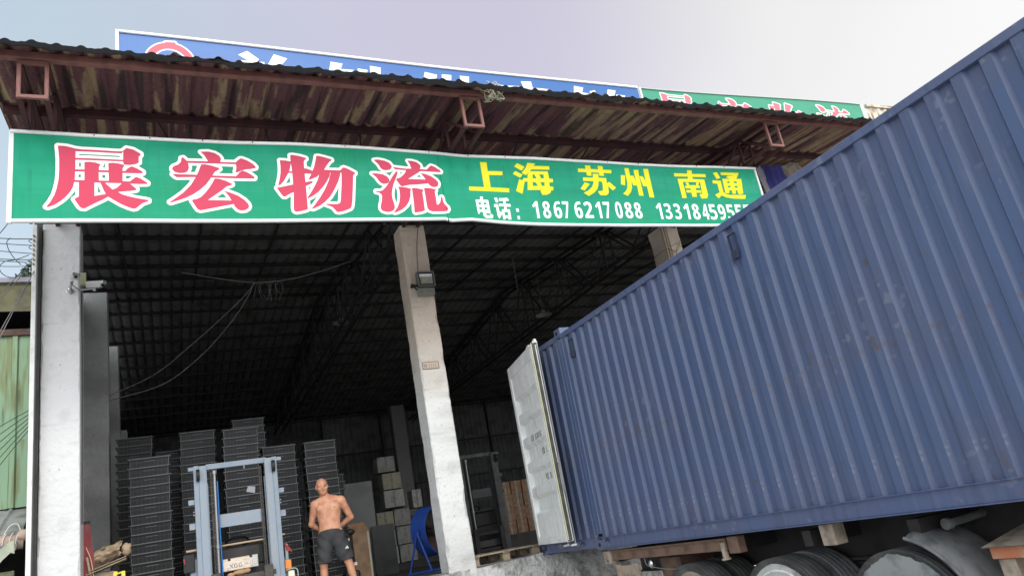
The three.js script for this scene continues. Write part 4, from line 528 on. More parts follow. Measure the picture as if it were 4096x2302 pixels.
// ================================================================ BLACK CRATES
{
  const w = .60, d = .42, h = .20;
  const proto = new THREE.Group();
  // tapered open box with slotted walls
  const shell = []; const wb = w - .07, db = d - .07, wt = w - .036, dt = d - .036;
  const wall = (ax) => { for (const s of [-1, 1]) { const L = ax === 'x' ? wt : dt, Lb = ax === 'x' ? wb : db, o = ax === 'x' ? dt / 2 : wt / 2, ob = ax === 'x' ? db / 2 : wb / 2; const P = (a, y, off) => ax === 'x' ? V(a, y, s * off) : V(s * off, y, a); shell.push([P(-Lb / 2, 0, ob), P(Lb / 2, 0, ob), P(L / 2, h - .004, o), P(-L / 2, h - .004, o)]); } };
  wall('x'); wall('z'); shell.push([V(-wb / 2, 0, -db / 2), V(wb / 2, 0, -db / 2), V(wb / 2, 0, db / 2), V(-wb / 2, 0, db / 2)]);
  part(proto, 'body', quads(shell), M.crate);
  part(proto, 'rim', merge([rspan(-w / 2, w / 2, h - .020, h, d / 2 - .026, d / 2 + .012, .004), rspan(-w / 2, w / 2, h - .020, h, -d / 2 - .012, -d / 2 + .026, .004), rspan(-w / 2 - .006, -w / 2 + .026, h - .020, h, -d / 2 - .006, d / 2 + .012, .004), rspan(w / 2 - .026, w / 2 + .006, h - .020, h, -d / 2 - .006, d / 2 + .012, .004)]), M.crateRim);
  const ribs = []; for (let x = -.24; x <= .241; x += .06) { if (Math.abs(x) > .1) for (let k = 0; k < 4; k++) ribs.push(box(.006, .028, .006, x - .02 + k * .013, h - .066, d / 2 - .0205, .10)); ribs.push(box(.008, .11, .006, x, h - .10, d / 2 - .0245, .10)); }
  part(proto, 'slot_bars', merge(ribs), mat(lin(.05, .051, .054), .4));
  part(proto, 'handle', rbox(.17, .012, .012, .004, 0, h - .058, d / 2 - .016), M.crateRim);
  for (const s of [-1, 1]) part(proto, 'corner_rib', bar(V(s * (w / 2 - .022), h - .01, d / 2 - .02), V(s * (w / 2 - .034), .03, d / 2 - .030), .016, .012), M.crateRim);
  const ord = (k) => { const s = ['th', 'st', 'nd', 'rd'], v = k % 100; return k + (s[(v - 20) % 10] || s[v] || s[0]); };
  const stacks = [
    [-.26, -13.35, 17, 'the nearest stack by the left wall'], [-.53, -15.35, 22, 'the rear stack by the left wall'], [.10, -15.5, 20, 'the low rear stack left of the mast'],
    [.49, -14.6, 21, 'the stack behind the left mast rail'], [1.16, -14.0, 20, 'the stack seen through the forklift mast'], [1.44, -15.4, 23, 'the tallest stack of all'],
    [1.86, -14.6, 18, 'the stack right of the forklift mast'], [2.06, -15.6, 17, 'the hidden stack right of the mast'], [2.60, -14.6, 18, 'the stack behind the bare chested man'], [2.86, -15.4, 14, 'the low stack behind the man\'s shoulder'],
  ];
  const pitch = .142; let first = true;
  for (const [x, z, n, where] of stacks) for (let k = 0; k < n; k++) {
    const c = proto.clone(); c.name = numbered('plastic_crate'); c.position.set(x + rr(-.008, .008), FLOOR + .02 + k * pitch, z + rr(-.008, .008)); c.rotation.y = rr(-.015, .015);
    const nth = n - k; describe(c, `black plastic crate, ${nth === 1 ? 'topmost' : nth === n ? 'lowest' : ord(nth) + ' from the top'} of ${where}`, 'crate', { group: 'black plastic crates stacked in the warehouse' }); scene.add(c);
  }
}
// ================================================================ CARTONS, BOARD, FAN, PALLET
const tapeM = grimy([.20, .18, .13], [.1, .09, .07], .8, .4, .3, 319);
function carton(x, y, z, w, h, d, m, label, group, ry = 0) {
  const c = thing('carton', label, 'carton', [x, y, z], { group, ry });
  part(c, 'box', rbox(w, h, d, .006, 0, h / 2, 0), m); part(c, 'tape', merge([span(-.03, .03, h * .0 + .002, h + .001, d / 2, d / 2 + .0015), span(-.03, .03, h, h + .0015, -d / 2, d / 2)]), tapeM); return c;
}
{
  const grey = [grimy([.26, .255, .245], [.14, .138, .13], .8, .6, .5, 321), grimy([.33, .325, .31], [.15, .145, .14], .8, .5, .4, 323), grimy([.32, .30, .20], [.2, .19, .16], .8, .6, .4, 325)];
  // pile of wrapped grey cartons in front of the rear wall
  const Z = -20; const px = (r) => r * -Z, py = (r) => EYE + r * -Z;
  [[.250, .274, .106, .126, 'smaller grey carton topmost of the wrapped pile'], [.254, .279, .083, .104, 'wrapped grey carton with yellow tape, second of the pile'], [.254, .281, .060, .082, 'wrapped grey carton with a white label, third of the pile'], [.241, .263, .034, .056, 'wrapped carton with yellow patches left in the lower pile'], [.264, .286, .036, .057, 'plain grey carton right in the lower pile'], [.241, .263, .013, .033, 'wrapped pale carton, lower left of the pile'], [.265, .288, .013, .035, 'grey carton with a strap, lower right of the pile'], [.243, .264, -.009, .012, 'bottom left carton of the wrapped pile'], [.266, .289, -.009, .012, 'bottom right carton of the wrapped pile'], [.291, .304, .055, .078, 'grey carton alone on the ledge left of the middle column']].forEach(([a, b, c, d, lab], i) => { const g = carton((px(a) + px(b)) / 2, py(c), Z + (i % 2) * .03, px(b) - px(a) - .01, (d - c) * -Z - .005, .45, grey[[0, 2, 1, 2, 0, 1, 0, 1, 0, 1][i]], lab, 'grey cartons in the wrapped pile'); });
  single('pallet_base', 'dark flat pallet base under the grey carton pile', 'pallet', merge([span(0, 1.3, 0, .15, -.6, .35)]), M.darkSteel, [4.7, FLOOR, Z]);
  single('carton_shelf', 'dark ledge of stacked sacks behind the grey cartons', 'shelf', merge([rspan(0, 1.4, 0, 1.3, -.5, .2, .05)]), M.darkSteel, [5.75, FLOOR, Z - .4]);
  // flat grey board standing beside the man
  single('grey_board', 'large plain grey board standing upright right of the man', 'board', rspan(-.02, .62, 0, 2.05, -.015, .015, .004), grimy([.25, .25, .25], [.17, .17, .17], .7, .7, 1.4, 331), [3.55, FLOOR, -17.2]);
  single('grey_board', 'narrow dark board leaning left of the grey carton pile', 'board', rspan(0, .5, 0, 1.05, -.015, .015, .004), grimy([.11, .11, .11], [.07, .07, .07], .7, .7, 1.4, 333), [4.0, FLOOR, -17.0]);
  // tan cartons beyond the dark forklift
  const tan2 = [grimy([.30, .17, .095], [.17, .095, .055], .7, .8, .6, 341), grimy([.26, .15, .085], [.15, .085, .05], .7, .8, .6, 343), grimy([.27, .17, .105], [.16, .10, .065], .7, .8, .6, 345)];
  const cols = ['left', 'second', 'third', 'right'], rows = ['bottom', 'second', 'third', 'top'];
  for (let i = 0; i < 4; i++) for (let j = 0; j < 4; j++) carton(8.52 + i * .335 + rr(-.01, .01), EYE - .01 + j * .352, -20 + rr(-.04, .04), .318, .348, .4, tan2[Math.floor(rnd() * 3)], `brown carton, ${rows[j]} row and ${cols[i]} column of the stack beyond the dark forklift`, 'brown cartons stacked beyond the dark forklift');
  single('pallet_base', 'dark pallet base under the brown carton stack', 'pallet', merge([span(-.2, 1.3, 0, .335, -.3, .35)]), M.darkSteel, [8.5, FLOOR, -20]);
  // tall open carton and black sack trolley beside the man
  const tc = thing('tall_carton', 'tall opened brown carton standing behind the left hand of the man', 'carton', [2.93, FLOOR, -13.4]);
  part(tc, 'box', rspan(-.14, .14, 0, .86, -.14, .14, .006), tan2[2]); part(tc, 'flap', quads([[V(-.14, .86, .14), V(.14, .86, .14), V(.10, 1.0, .02), V(-.18, 1.0, .0)]]), tan2[0]); part(tc, 'edge_tape', span(.11, .142, .02, .84, .141, .146), mat(srgb(170, 160, 140), .5));
  const st = thing('sack_trolley', 'black upright handle unit of a pallet truck right of the man', 'pallet truck', [2.50, FLOOR, -12.3]);
  part(st, 'mast', rspan(-.05, .06, 0, .70, -.07, .07, .03), M.black); part(st, 'handle', merge([rod(V(-.06, .78, 0), V(.10, .84, 0), .03, 10), rod(V(0, .66, 0), V(.02, .80, 0), .028, 10), ball(.07, .05, .05, .06, .83, 0)]), M.black); part(st, 'label', span(.055, .10, .33, .375, .075, .079), mat(srgb(210, 210, 210), .5)); part(st, 'label', span(.0, .02, .70, .74, .075, .079), mat(srgb(190, 190, 190), .5)); part(st, 'base', rspan(-.10, .14, .0, .26, -.2, .1, .05), M.black);
  // pallet at the dock edge
  const pal = thing('wooden_pallet', 'weathered wooden pallet lying at the dock edge left of the open container door', 'pallet', [4.55, FLOOR, -11.5]);
  const wood = [grimy([.42, .34, .25], [.22, .17, .12], .9, .85, .5, 351), grimy([.36, .30, .23], [.20, .16, .12], .9, .85, .5, 353), grimy([.47, .38, .27], [.25, .19, .13], .9, .85, .5, 355)];
  for (let i = 0; i < 6; i++) part(pal, 'deck_board', rspan(-.56, .56, .118, .14, -.5 + i * .2 - .06, -.5 + i * .2 + .06, .003), wood[i % 3], [rr(-.008, .008), 0, 0]);
  for (const x of [-.5, .0, .5]) { for (const z of [-.48, 0, .48]) part(pal, 'block', rspan(x - .06, x + .06, .022, .095, z - .06, z + .06, .004), wood[2]); part(pal, 'stringer', rspan(x - .06, x + .06, .096, .117, -.56, .56, .003), wood[1]); part(pal, 'foot_board', rspan(x - .06, x + .06, 0, .021, -.56, .56, .003), wood[0]); }
  // drum fan
  const fan = thing('drum_fan', 'bright blue drum fan on a blue tube stand beside the middle column', 'fan', [3.98, FLOOR, -12.5], { ry: .55 });
  const bl = grimy([.022, .085, .42], [.03, .06, .22], .6, .45, .4, 361), cy = .64;
  part(fan, 'drum', (() => { const P = [[.385, -.16], [.40, -.16], [.40, -.15], [.392, -.13], [.392, .13], [.40, .15], [.40, .16], [.385, .16], [.38, .13], [.38, -.13], [.385, -.16]]; const g = new THREE.LatheGeometry(P.map(([r, y]) => new THREE.Vector2(r, y)), 56); return uvBox(place(g, 0, cy, 0, Math.PI / 2, 0, 0)); })(), bl);
  const cage = []; for (let k = 1; k < 9; k++) for (const z of [-.17, .17]) { const g = new THREE.TorusGeometry(.042 * k + .01, .0032, 5, 44); cage.push(uvBox(place(g, 0, cy, z))); } for (let k = 0; k < 12; k++) for (const z of [-.175, .175]) { const a = k * Math.PI / 6; cage.push(bar(V(0, cy, z), V(Math.cos(a) * .385, cy + Math.sin(a) * .385, z * .95), .006)); } part(fan, 'cage', merge(cage), M.darkSteel);
  for (let k = 0; k < 3; k++) { const a = k * 2.094 + .4; part(fan, 'blade', gridSurf(6, 6, (u, v) => { const r = lerp(.07, .35, u), b = a + (v - .5) * .75; return V(Math.cos(b) * r, cy + Math.sin(b) * r, (v - .5) * .14); }, .004, V(0, 0, 1)), M.maroonSteel); }
  part(fan, 'motor', merge([disc(.085, .16, 0, cy, -.05, 'z', 20)]), M.black);
  for (const s of [-1, 1]) { part(fan, 'stand_leg', merge([rod(V(s * .43, cy, 0), V(s * .45, .02, .24), .017, 10), rod(V(s * .43, cy, 0), V(s * .45, .02, -.24), .017, 10), rod(V(s * .45, .03, -.26), V(s * .45, .03, .26), .017, 10)]), bl); part(fan, 'pivot_knob', disc(.06, .03, s * .42, cy, 0, 'x', 18), bl); }
  part(fan, 'stand_bar', merge([rod(V(-.45, .03, .22), V(.45, .03, .22), .016, 10), rod(V(-.45, .03, -.22), V(.45, .03, -.22), .016, 10)]), bl);
}
// ================================================================ THE MAN ON THE DOCK
function marching(f, lo, hi, cell) {                  // f(x,y,z) = distance, meshed on a grid over the box lo..hi
  const size = hi.clone().sub(lo), n = Math.ceil(Math.max(size.x, size.y, size.z) / cell) + 4, mc = new MarchingCubes(n, new THREE.MeshBasicMaterial(), false, false, 260000);
  mc.isolation = 0; const half = n / 2; const P = (i, ax) => lo.getComponent(ax) + ((i - half) / half + 1) / 2 * size.getComponent(ax);
  for (let k = 0; k < n; k++) for (let j = 0; j < n; j++) for (let i = 0; i < n; i++) mc.field[i + j * n + k * n * n] = -f(P(i, 0), P(j, 1), P(k, 2));
  mc.update(); const c = mc.count, pos = new Float32Array(c * 3); for (let i = 0; i < c; i++) for (let a = 0; a < 3; a++) pos[i * 3 + a] = lo.getComponent(a) + (mc.positionArray[i * 3 + a] + 1) / 2 * size.getComponent(a);
  let g = new THREE.BufferGeometry(); g.setAttribute('position', new THREE.BufferAttribute(pos, 3)); g = mergeVertices(g, cell * .02); g.computeVertexNormals(); return g;
}
const smin = (a, b, k) => { const h = clamp(.5 + .5 * (b - a) / k); return lerp(b, a, h) - k * h * (1 - h); };
function capsule(p, A, B, ra, rb) { const ax = A[0], ay = A[1], az = A[2], bx = B[0] - ax, by = B[1] - ay, bz = B[2] - az, px = p[0] - ax, py = p[1] - ay, pz = p[2] - az; const t = clamp((px * bx + py * by + pz * bz) / (bx * bx + by * by + bz * bz)); return Math.hypot(px - bx * t, py - by * t, pz - bz * t) - lerp(ra, rb, t); }
function ell(p, c, r) { const x = (p[0] - c[0]) / r[0], y = (p[1] - c[1]) / r[1], z = (p[2] - c[2]) / r[2]; const k = Math.hypot(x, y, z); return (k - 1) * Math.min(r[0], r[1], r[2]); }
{
  const man = thing('person', 'bare chested man in dark grey shorts standing on the dock with hands behind his back', 'person', [2.075, FLOOR, -11.3], { ry: -.16 });
  const J = { hl: [-.09, .79, 0], hr: [.09, .79, 0], kl: [-.135, .42, .02], kr: [.20, .42, .02], al: [-.15, .075, -.02], ar: [.285, .075, -.01], shl: [-.182, 1.245, -.01], shr: [.19, 1.255, -.02], el: [-.25, .985, -.09], er: [.305, 1.0, -.11], wl: [-.075, .85, -.185], wr: [.085, .86, -.20], nk: [-.02, 1.30, .0], hd: [-.055, 1.44, .035] };
  const bodyF = (x, y, z) => {
    const p = [x, y, z];
    let t = ell(p, [0, 1.16, 0], [.170, .16, .105]);                       // rib cage
    t = smin(t, ell(p, [0, .98, .005], [.148, .17, .098]), .07);            // belly
    t = smin(t, ell(p, [0, .83, -.005], [.158, .12, .11]), .06);             // hips
    t = smin(t, ell(p, [-.075, 1.175, .068], [.085, .062, .042]), .028); t = smin(t, ell(p, [.078, 1.175, .066], [.085, .062, .042]), .028);   // chest
    t = smin(t, capsule(p, [-.10, 1.265, -.015], [.10, 1.268, -.02], .058, .058), .05);
    t = smin(t, capsule(p, J.nk, [-.045, 1.385, .02], .056, .052), .035);
    t = smin(t, capsule(p, [-.02, 1.32, -.02], J.shl, .045, .05), .04); t = smin(t, capsule(p, [-.02, 1.32, -.02], J.shr, .045, .05), .04);
    let a = capsule(p, J.shl, J.el, .062, .042); a = smin(a, capsule(p, J.el, J.wl, .043, .027), .02); t = smin(t, a, .03);
    a = capsule(p, J.shr, J.er, .062, .043); a = smin(a, capsule(p, J.er, J.wr, .044, .027), .02); t = smin(t, a, .03);
    let l = capsule(p, J.hl, J.kl, .085, .056); l = smin(l, capsule(p, J.kl, J.al, .053, .036), .02); l = smin(l, ell(p, [-.142, .30, -.02], [.052, .10, .055]), .03);
    let r = capsule(p, J.hr, J.kr, .085, .056); r = smin(r, capsule(p, J.kr, J.ar, .053, .036), .02); r = smin(r, ell(p, [.232, .30, -.015], [.052, .10, .055]), .03);
    t = smin(t, Math.min(l, r), .03);
    t = smin(t, capsule(p, [J.al[0], .045, -.05], [J.al[0] - .02, .03, .15], .038, .034), .02); t = smin(t, capsule(p, [J.ar[0], .045, -.04], [J.ar[0] + .05, .03, .15], .038, .034), .02);
    return t;
  };
  const hc = [-.06, 1.475, .035];
  const headF = (x, y, z) => {
    // head turned slightly, chin a little down
    const dx = x - hc[0], dy = y - hc[1], dz = z - hc[2], ca = Math.cos(.12), sa = Math.sin(.12), cb = Math.cos(.10), sb = Math.sin(.10);
    let X = dx * ca - dz * sa, Z0 = dx * sa + dz * ca, Y = dy * cb + Z0 * sb, Z = -dy * sb + Z0 * cb; const c2 = Math.cos(.08), s2 = Math.sin(.08); const X2 = X * c2 + Y * s2; Y = -X * s2 + Y * c2; X = X2; const p = [X, Y, Z];
    let t = ell(p, [0, .03, -.012], [.078, .092, .095]);
    t = smin(t, ell(p, [0, -.035, .018], [.066, .078, .072]), .03);
    t = smin(t, ell(p, [0, -.088, .045], [.036, .026, .034]), .025);              // chin
    t = smin(t, ell(p, [-.047, -.022, .052], [.024, .022, .022]), .015); t = smin(t, ell(p, [.047, -.022, .052], [.024, .022, .022]), .015);   // cheeks
    t = smin(t, capsule(p, [-.045, .026, .068], [.045, .026, .068], .012, .012), .012);     // brow
    t = Math.max(t, -(ell(p, [-.031, .006, .092], [.018, .011, .012]))); t = Math.max(t, -(ell(p, [.031, .006, .092], [.018, .011, .012])));
    t = smin(t, capsule(p, [0, .012, .080], [0, -.03, .102], .009, .014), .010); t = smin(t, ell(p, [-.015, -.034, .090], [.010, .008, .012]), .006); t = smin(t, ell(p, [.015, -.034, .090], [.010, .008, .012]), .006);
    t = smin(t, capsule(p, [-.021, -.060, .078], [.021, -.060, .078], .008, .008), .006); t = smin(t, capsule(p, [-.017, -.072, .077], [.017, -.072, .077], .008, .008), .006);
    t = smin(t, ell(p, [-.081, .0, -.012], [.012, .034, .022]), .008); t = smin(t, ell(p, [.081, .0, -.012], [.012, .034, .022]), .008);       // ears
    t = smin(t, capsule([x, y, z], [-.03, 1.34, .0], [-.05, 1.40, .02], .054, .05), .03);
    return t;
  };
  const hand = (w, s) => (x, y, z) => { const p = [x, y, z]; let t = ell(p, [w[0] - s * .03, w[1] - .028, w[2] - .008], [.042, .032, .02]); t = smin(t, capsule(p, w, [w[0] - s * .01, w[1] - .01, w[2]], .027, .027), .015); for (let k = 0; k < 4; k++) { const b = [w[0] - s * .055, w[1] - .005 - k * .017, w[2] - .012], m = [b[0] - s * (.034 - .004 * Math.abs(k - 1)), b[1] - .012, b[2] - .016], e = [m[0] - s * .020, m[1] - .012, m[2] + .018]; t = smin(t, Math.min(capsule(p, b, m, .0095, .009), capsule(p, m, e, .009, .008)), .006); } const tb = [w[0] - s * .02, w[1] + .002, w[2] + .005], tm = [tb[0] - s * .03, tb[1] + .022, tb[2]]; t = smin(t, Math.min(capsule(p, tb, tm, .013, .011), capsule(p, tm, [tm[0] - s * .028, tm[1] + .004, tm[2] - .008], .011, .009)), .008); return t; };
  const skinT = dataTex(128, 128, (u, v) => { const n = fbm(u * 8, v * 8, 4, 8, 401); return mixc([.66, .335, .205], [.56, .25, .15], smooth(.35, .7, n)); }, .5);
  const skin = mat(lin(1, 1, 1), .45, { map: skinT });
  const body = merge([marching(bodyF, V(-.36, -.02, -.28), V(.36, 1.46, .22), .0125), marching(headF, V(-.17, 1.345, -.10), V(.05, 1.615, .17), .0042), marching(hand(J.wl, -1), V(-.14, .76, -.26), V(.08, .90, -.12), .0042), marching(hand(J.wr, 1), V(-.06, .77, -.27), V(.15, .91, -.13), .0042)].map((g) => uvBox(g)));
  const sm = mergeVertices(body, 1e-4); sm.computeVertexNormals();
  part(man, 'body', sm, skin);
  const shortsF = (x, y, z) => {
    const p = [x, y, z]; let t = ell(p, [0, .81, -.002], [.168, .15, .122]);
    let l = capsule(p, [-.085, .76, 0], [-.125, .40, .012], .112, .104), r = capsule(p, [.085, .76, 0], [.195, .40, .012], .114, .112);
    l += .006 * Math.sin(y * 38 + x * 30 + z * 20); r += .006 * Math.sin(y * 34 - x * 26 + z * 24);
    t = smin(t, Math.min(l, r), .02); const wave = .008 * Math.sin(x * 22 + z * 15); return Math.max(t, y - (.885 + x * .10), .425 + wave + Math.abs(x) * .05 - y);
  };
  part(man, 'shorts', uvBox(marching(shortsF, V(-.30, .38, -.20), V(.37, .96, .20), .009)), grimy([.038, .038, .040], [.055, .055, .057], .6, .85, .4, 411));
  // white triangular emblem of three slanted bars on his left leg
  { const l = []; const e = (a, b, c, d) => l.push([V(a[0], a[1], .0), V(b[0], b[1], .0), V(c[0], c[1], .0), V(d[0], d[1], .0)]); e([-.024, 0], [-.010, 0], [-.017, .016], [-.027, .009]); e([-.006, 0], [.008, 0], [-.006, .028], [-.015, .021]); e([.012, 0], [.027, 0], [.004, .040], [-.004, .033]); part(man, 'emblem', place(quads(l), .20, .575, .118, 0, .2, 0), mat(srgb(225, 225, 225), .7)); }
  const at = (x, y, z) => [hc[0] + x, hc[1] + y, hc[2] + z];
  for (const s of [-1, 1]) { part(man, 'eye', ball(.012, .006, .006, ...at(s * .031 + .010, .0, .079), 10), mat(lin(.03, .02, .018), .3)); part(man, 'eyebrow', bar(V(...at(s * .046 + .010, .022, .083)), V(...at(s * .018 + .010, .024, .090)), .005, .005), mat(lin(.06, .045, .04), .9)); }
  part(man, 'mouth', ball(.018, .0028, .005, ...at(.008, -.073, .083), 10), mat(lin(.12, .03, .028), .6));
  part(man, 'hair', uvBox(marching((x, y, z) => { const dx = x - hc[0] - .004, dy = y - hc[1], dz = z - hc[2]; const e = ell([dx, dy, dz], [0, .030, -.016], [.0805, .0935, .0965]); return Math.max(e, dz - .035 - dy * .0, .02 - dy + dz * .55); }, V(-.17, 1.44, -.10), V(.06, 1.62, .12), .005)), mat(lin(.20, .16, .14), .9));
  for (const [x, y] of [[-.078, 1.165], [.082, 1.165]]) part(man, 'nipple', ball(.010, .010, .004, x, y, .108, 8), mat(lin(.22, .09, .065), .7));
  for (const [a, dx] of [[J.al, -.02], [J.ar, .05]]) part(man, 'sandal', rspan(a[0] - .045 + dx * .4, a[0] + .045 + dx * .4, .0, .016, -.09, .19, .006), M.black);
}
// ================================================================ FITTINGS ON THE COLUMNS
{
  const fl = thing('floodlight', 'square grey floodlight with a junction box below on the middle column', 'floodlight', [3.74, EYE + 3.95, ZD + .12]);
  const hs = grimy([.20, .21, .20], [.13, .135, .13], .6, .5, .3, 501);
  part(fl, 'housing', merge([rspan(-.14, .14, -.12, -.102, -.07, .03, .006), rspan(-.14, .14, .102, .125, -.07, .03, .006), rspan(-.14, -.118, -.102, .102, -.07, .03, .004), rspan(.118, .14, -.102, .102, -.07, .03, .004), rspan(-.12, .12, -.10, .10, -.09, -.06, .01)]), hs);
  part(fl, 'gasket', merge([span(-.118, .118, .086, .102, -.05, .022), span(-.118, .118, -.102, -.086, -.05, .022), span(-.118, -.104, -.086, .086, -.05, .022), span(.104, .118, -.086, .086, -.05, .022)]), M.black);
  part(fl, 'reflector', quads([[V(-.104, .086, .01), V(.104, .086, .01), V(.055, .03, -.045), V(-.055, .03, -.045)], [V(-.104, -.086, .01), V(-.055, -.045, -.045), V(.055, -.045, -.045), V(.104, -.086, .01)], [V(-.104, -.086, .01), V(-.104, .086, .01), V(-.055, .03, -.045), V(-.055, -.045, -.045)], [V(.104, .086, .01), V(.104, -.086, .01), V(.055, -.045, -.045), V(.055, .03, -.045)]]), mat(lin(.62, .62, .60), .3, { metalness: .6 }));
  part(fl, 'led_board', span(-.055, .055, -.045, .03, -.05, -.046), mat(srgb(214, 210, 170), .5));
  part(fl, 'glass', span(-.104, .104, -.086, .086, .014, .017), new THREE.MeshPhysicalMaterial({ color: 0xffffff, transmission: 1, thickness: 0, roughness: .05, ior: 1.45 }));
  part(fl, 'driver_box', rspan(-.15, .115, -.265, -.145, -.06, .02, .012), grimy([.27, .28, .24], [.20, .20, .17], .5, .55, .3, 503));
  part(fl, 'bracket', merge([rspan(-.25, -.14, -.11, -.08, -.04, -.01, .006), disc(.03, .05, -.225, -.10, -.02, 'z', 10), bar(V(-.235, -.06, -.02), V(-.16, -.17, -.02), .018), rspan(-.06, .06, -.05, .05, -.12, -.09, .004)]), M.darkSteel);
  part(fl, 'cable', tube([V(-.10, .12, -.03), V(-.075, .35, -.05), V(-.03, .65, -.07), V(.04, .96, -.09)], .008, 30, 6), mat(lin(.22, .17, .14), .7));
  const ns = thing('no_smoking_plate', 'small framed plate with a prohibition ring on the middle column', 'sign plate', [3.647, EYE + 2.60, ZD + .012]);
  const nt = canvasTex(512, 220, (c, W, H) => { c.fillStyle = '#d8c4b4'; c.fillRect(0, 0, W, H); c.strokeStyle = '#5a3d2c'; c.lineWidth = 16; c.strokeRect(10, 10, W - 20, H - 20); c.lineWidth = 13; c.strokeStyle = '#6b5242'; c.beginPath(); c.arc(92, 118, 46, 0, 7); c.stroke(); c.beginPath(); c.moveTo(62, 88); c.lineTo(124, 148); c.stroke(); c.fillStyle = 'rgba(120,98,82,.38)'; for (let i = 0; i < 4; i++) c.fillRect(200 + i * 66, 62, 34, 62); c.fillStyle = 'rgba(120,98,82,.5)'; c.fillRect(170, 146, 290, 20); });
  part(ns, 'plate', new THREE.BoxGeometry(.262, .112, .006), mat(lin(1, 1, 1), .6, { map: nt }));
  // cameras on the left column
  const camBody = (g, len) => { part(g, 'body', rbox(.085, .075, len, .014, 0, 0, 0), grimy([.50, .50, .49], [.34, .34, .33], .6, .5, .2, 505)); part(g, 'sunshield', merge([span(-.05, .05, .042, .047, -len / 2, len / 2 + .04), span(-.05, -.046, .01, .042, -len / 2, len / 2 + .03), span(.046, .05, .01, .042, -len / 2, len / 2 + .03)]), grimy([.6, .6, .58], [.4, .4, .39], .5, .5, .2, 507)); part(g, 'lens', disc(.021, .006, 0, -.002, len / 2 + .004, 'z', 16), M.black); };
  const c1 = thing('security_camera', 'grey security camera on the white left column facing the yard', 'camera', [-1.0, EYE + 4.075, ZD + .24]);
  { const g = new THREE.Group(); g.name = 'camera_head'; g.rotation.set(.35, .25, -.28); c1.add(g); camBody(g, .16); part(c1, 'ball_mount', merge([ball(.036, .036, .036, -.075, -.10, -.19), disc(.045, .02, -.075, -.10, -.225, 'z', 16), rod(V(-.075, -.10, -.18), V(-.03, -.04, -.06), .014, 8)]), M.chrome); part(c1, 'cable', tube([V(-.05, -.05, -.05), V(-.02, -.10, -.05), V(.05, -.14, -.12), V(.095, -.145, -.16)], .005, 24, 5), M.wire); }
  const c2 = thing('security_camera', 'grey security camera on an arm right of the left column facing into the bay', 'camera', [-.79, EYE + 4.015, ZD + .08]);
  { const g = new THREE.Group(); g.name = 'camera_head'; g.rotation.set(.25, 1.25, -.05); c2.add(g); camBody(g, .19); part(c2, 'arm', merge([rod(V(-.17, -.055, -.02), V(.0, -.05, 0), .010, 8), disc(.018, .03, .0, -.065, 0, 'y', 10), rod(V(0, -.06, 0), V(0, -.03, 0), .012, 8)]), M.greyPlastic); part(c2, 'cable', tube([V(-.07, .0, 0), V(-.11, -.01, -.01), V(-.15, -.06, -.05), V(-.155, -.3, -.10), V(-.15, -.9, -.10), V(-.152, -3.0, -.10)], .007, 50, 5), M.wire); }
  single('junction_box', 'small beige junction box on the edge of the left column above the cameras', 'junction box', rspan(-.035, .035, -.09, .09, -.03, .03, .008), mat(srgb(150, 150, 118), .6), [-.925, EYE + 4.14, ZD - .03]);
  const pipe = thing('drain_conduit', 'pale conduit pipes with loose wires running up the right column', 'conduit', [8.70, EYE, ZD + .02]);
  for (const [x, r] of [[-.13, .022], [-.07, .018], [-.025, .012]]) part(pipe, 'pipe', rod(V(x, -.3, 0), V(x, 4.9, 0), r, 10), mat(srgb(185, 165, 145), .6));
  for (const q of [[-.42, 4.30, -.16, 4.44, .06, 4.40, .21, 4.62], [-.05, 4.55, .03, 4.36, .10, 4.30, .20, 4.34], [-.30, 4.02, -.12, 4.12, .02, 4.33, .12, 4.52], [-.12, 4.60, -.02, 4.50, .08, 4.55, .21, 4.50]]) part(pipe, 'loose_wire', tube([V(q[0], q[1], -.10), V(q[2], q[3], .03), V(q[4], q[5], .035), V(q[6], q[7], .01)], .004, 24, 4), M.wire);
}
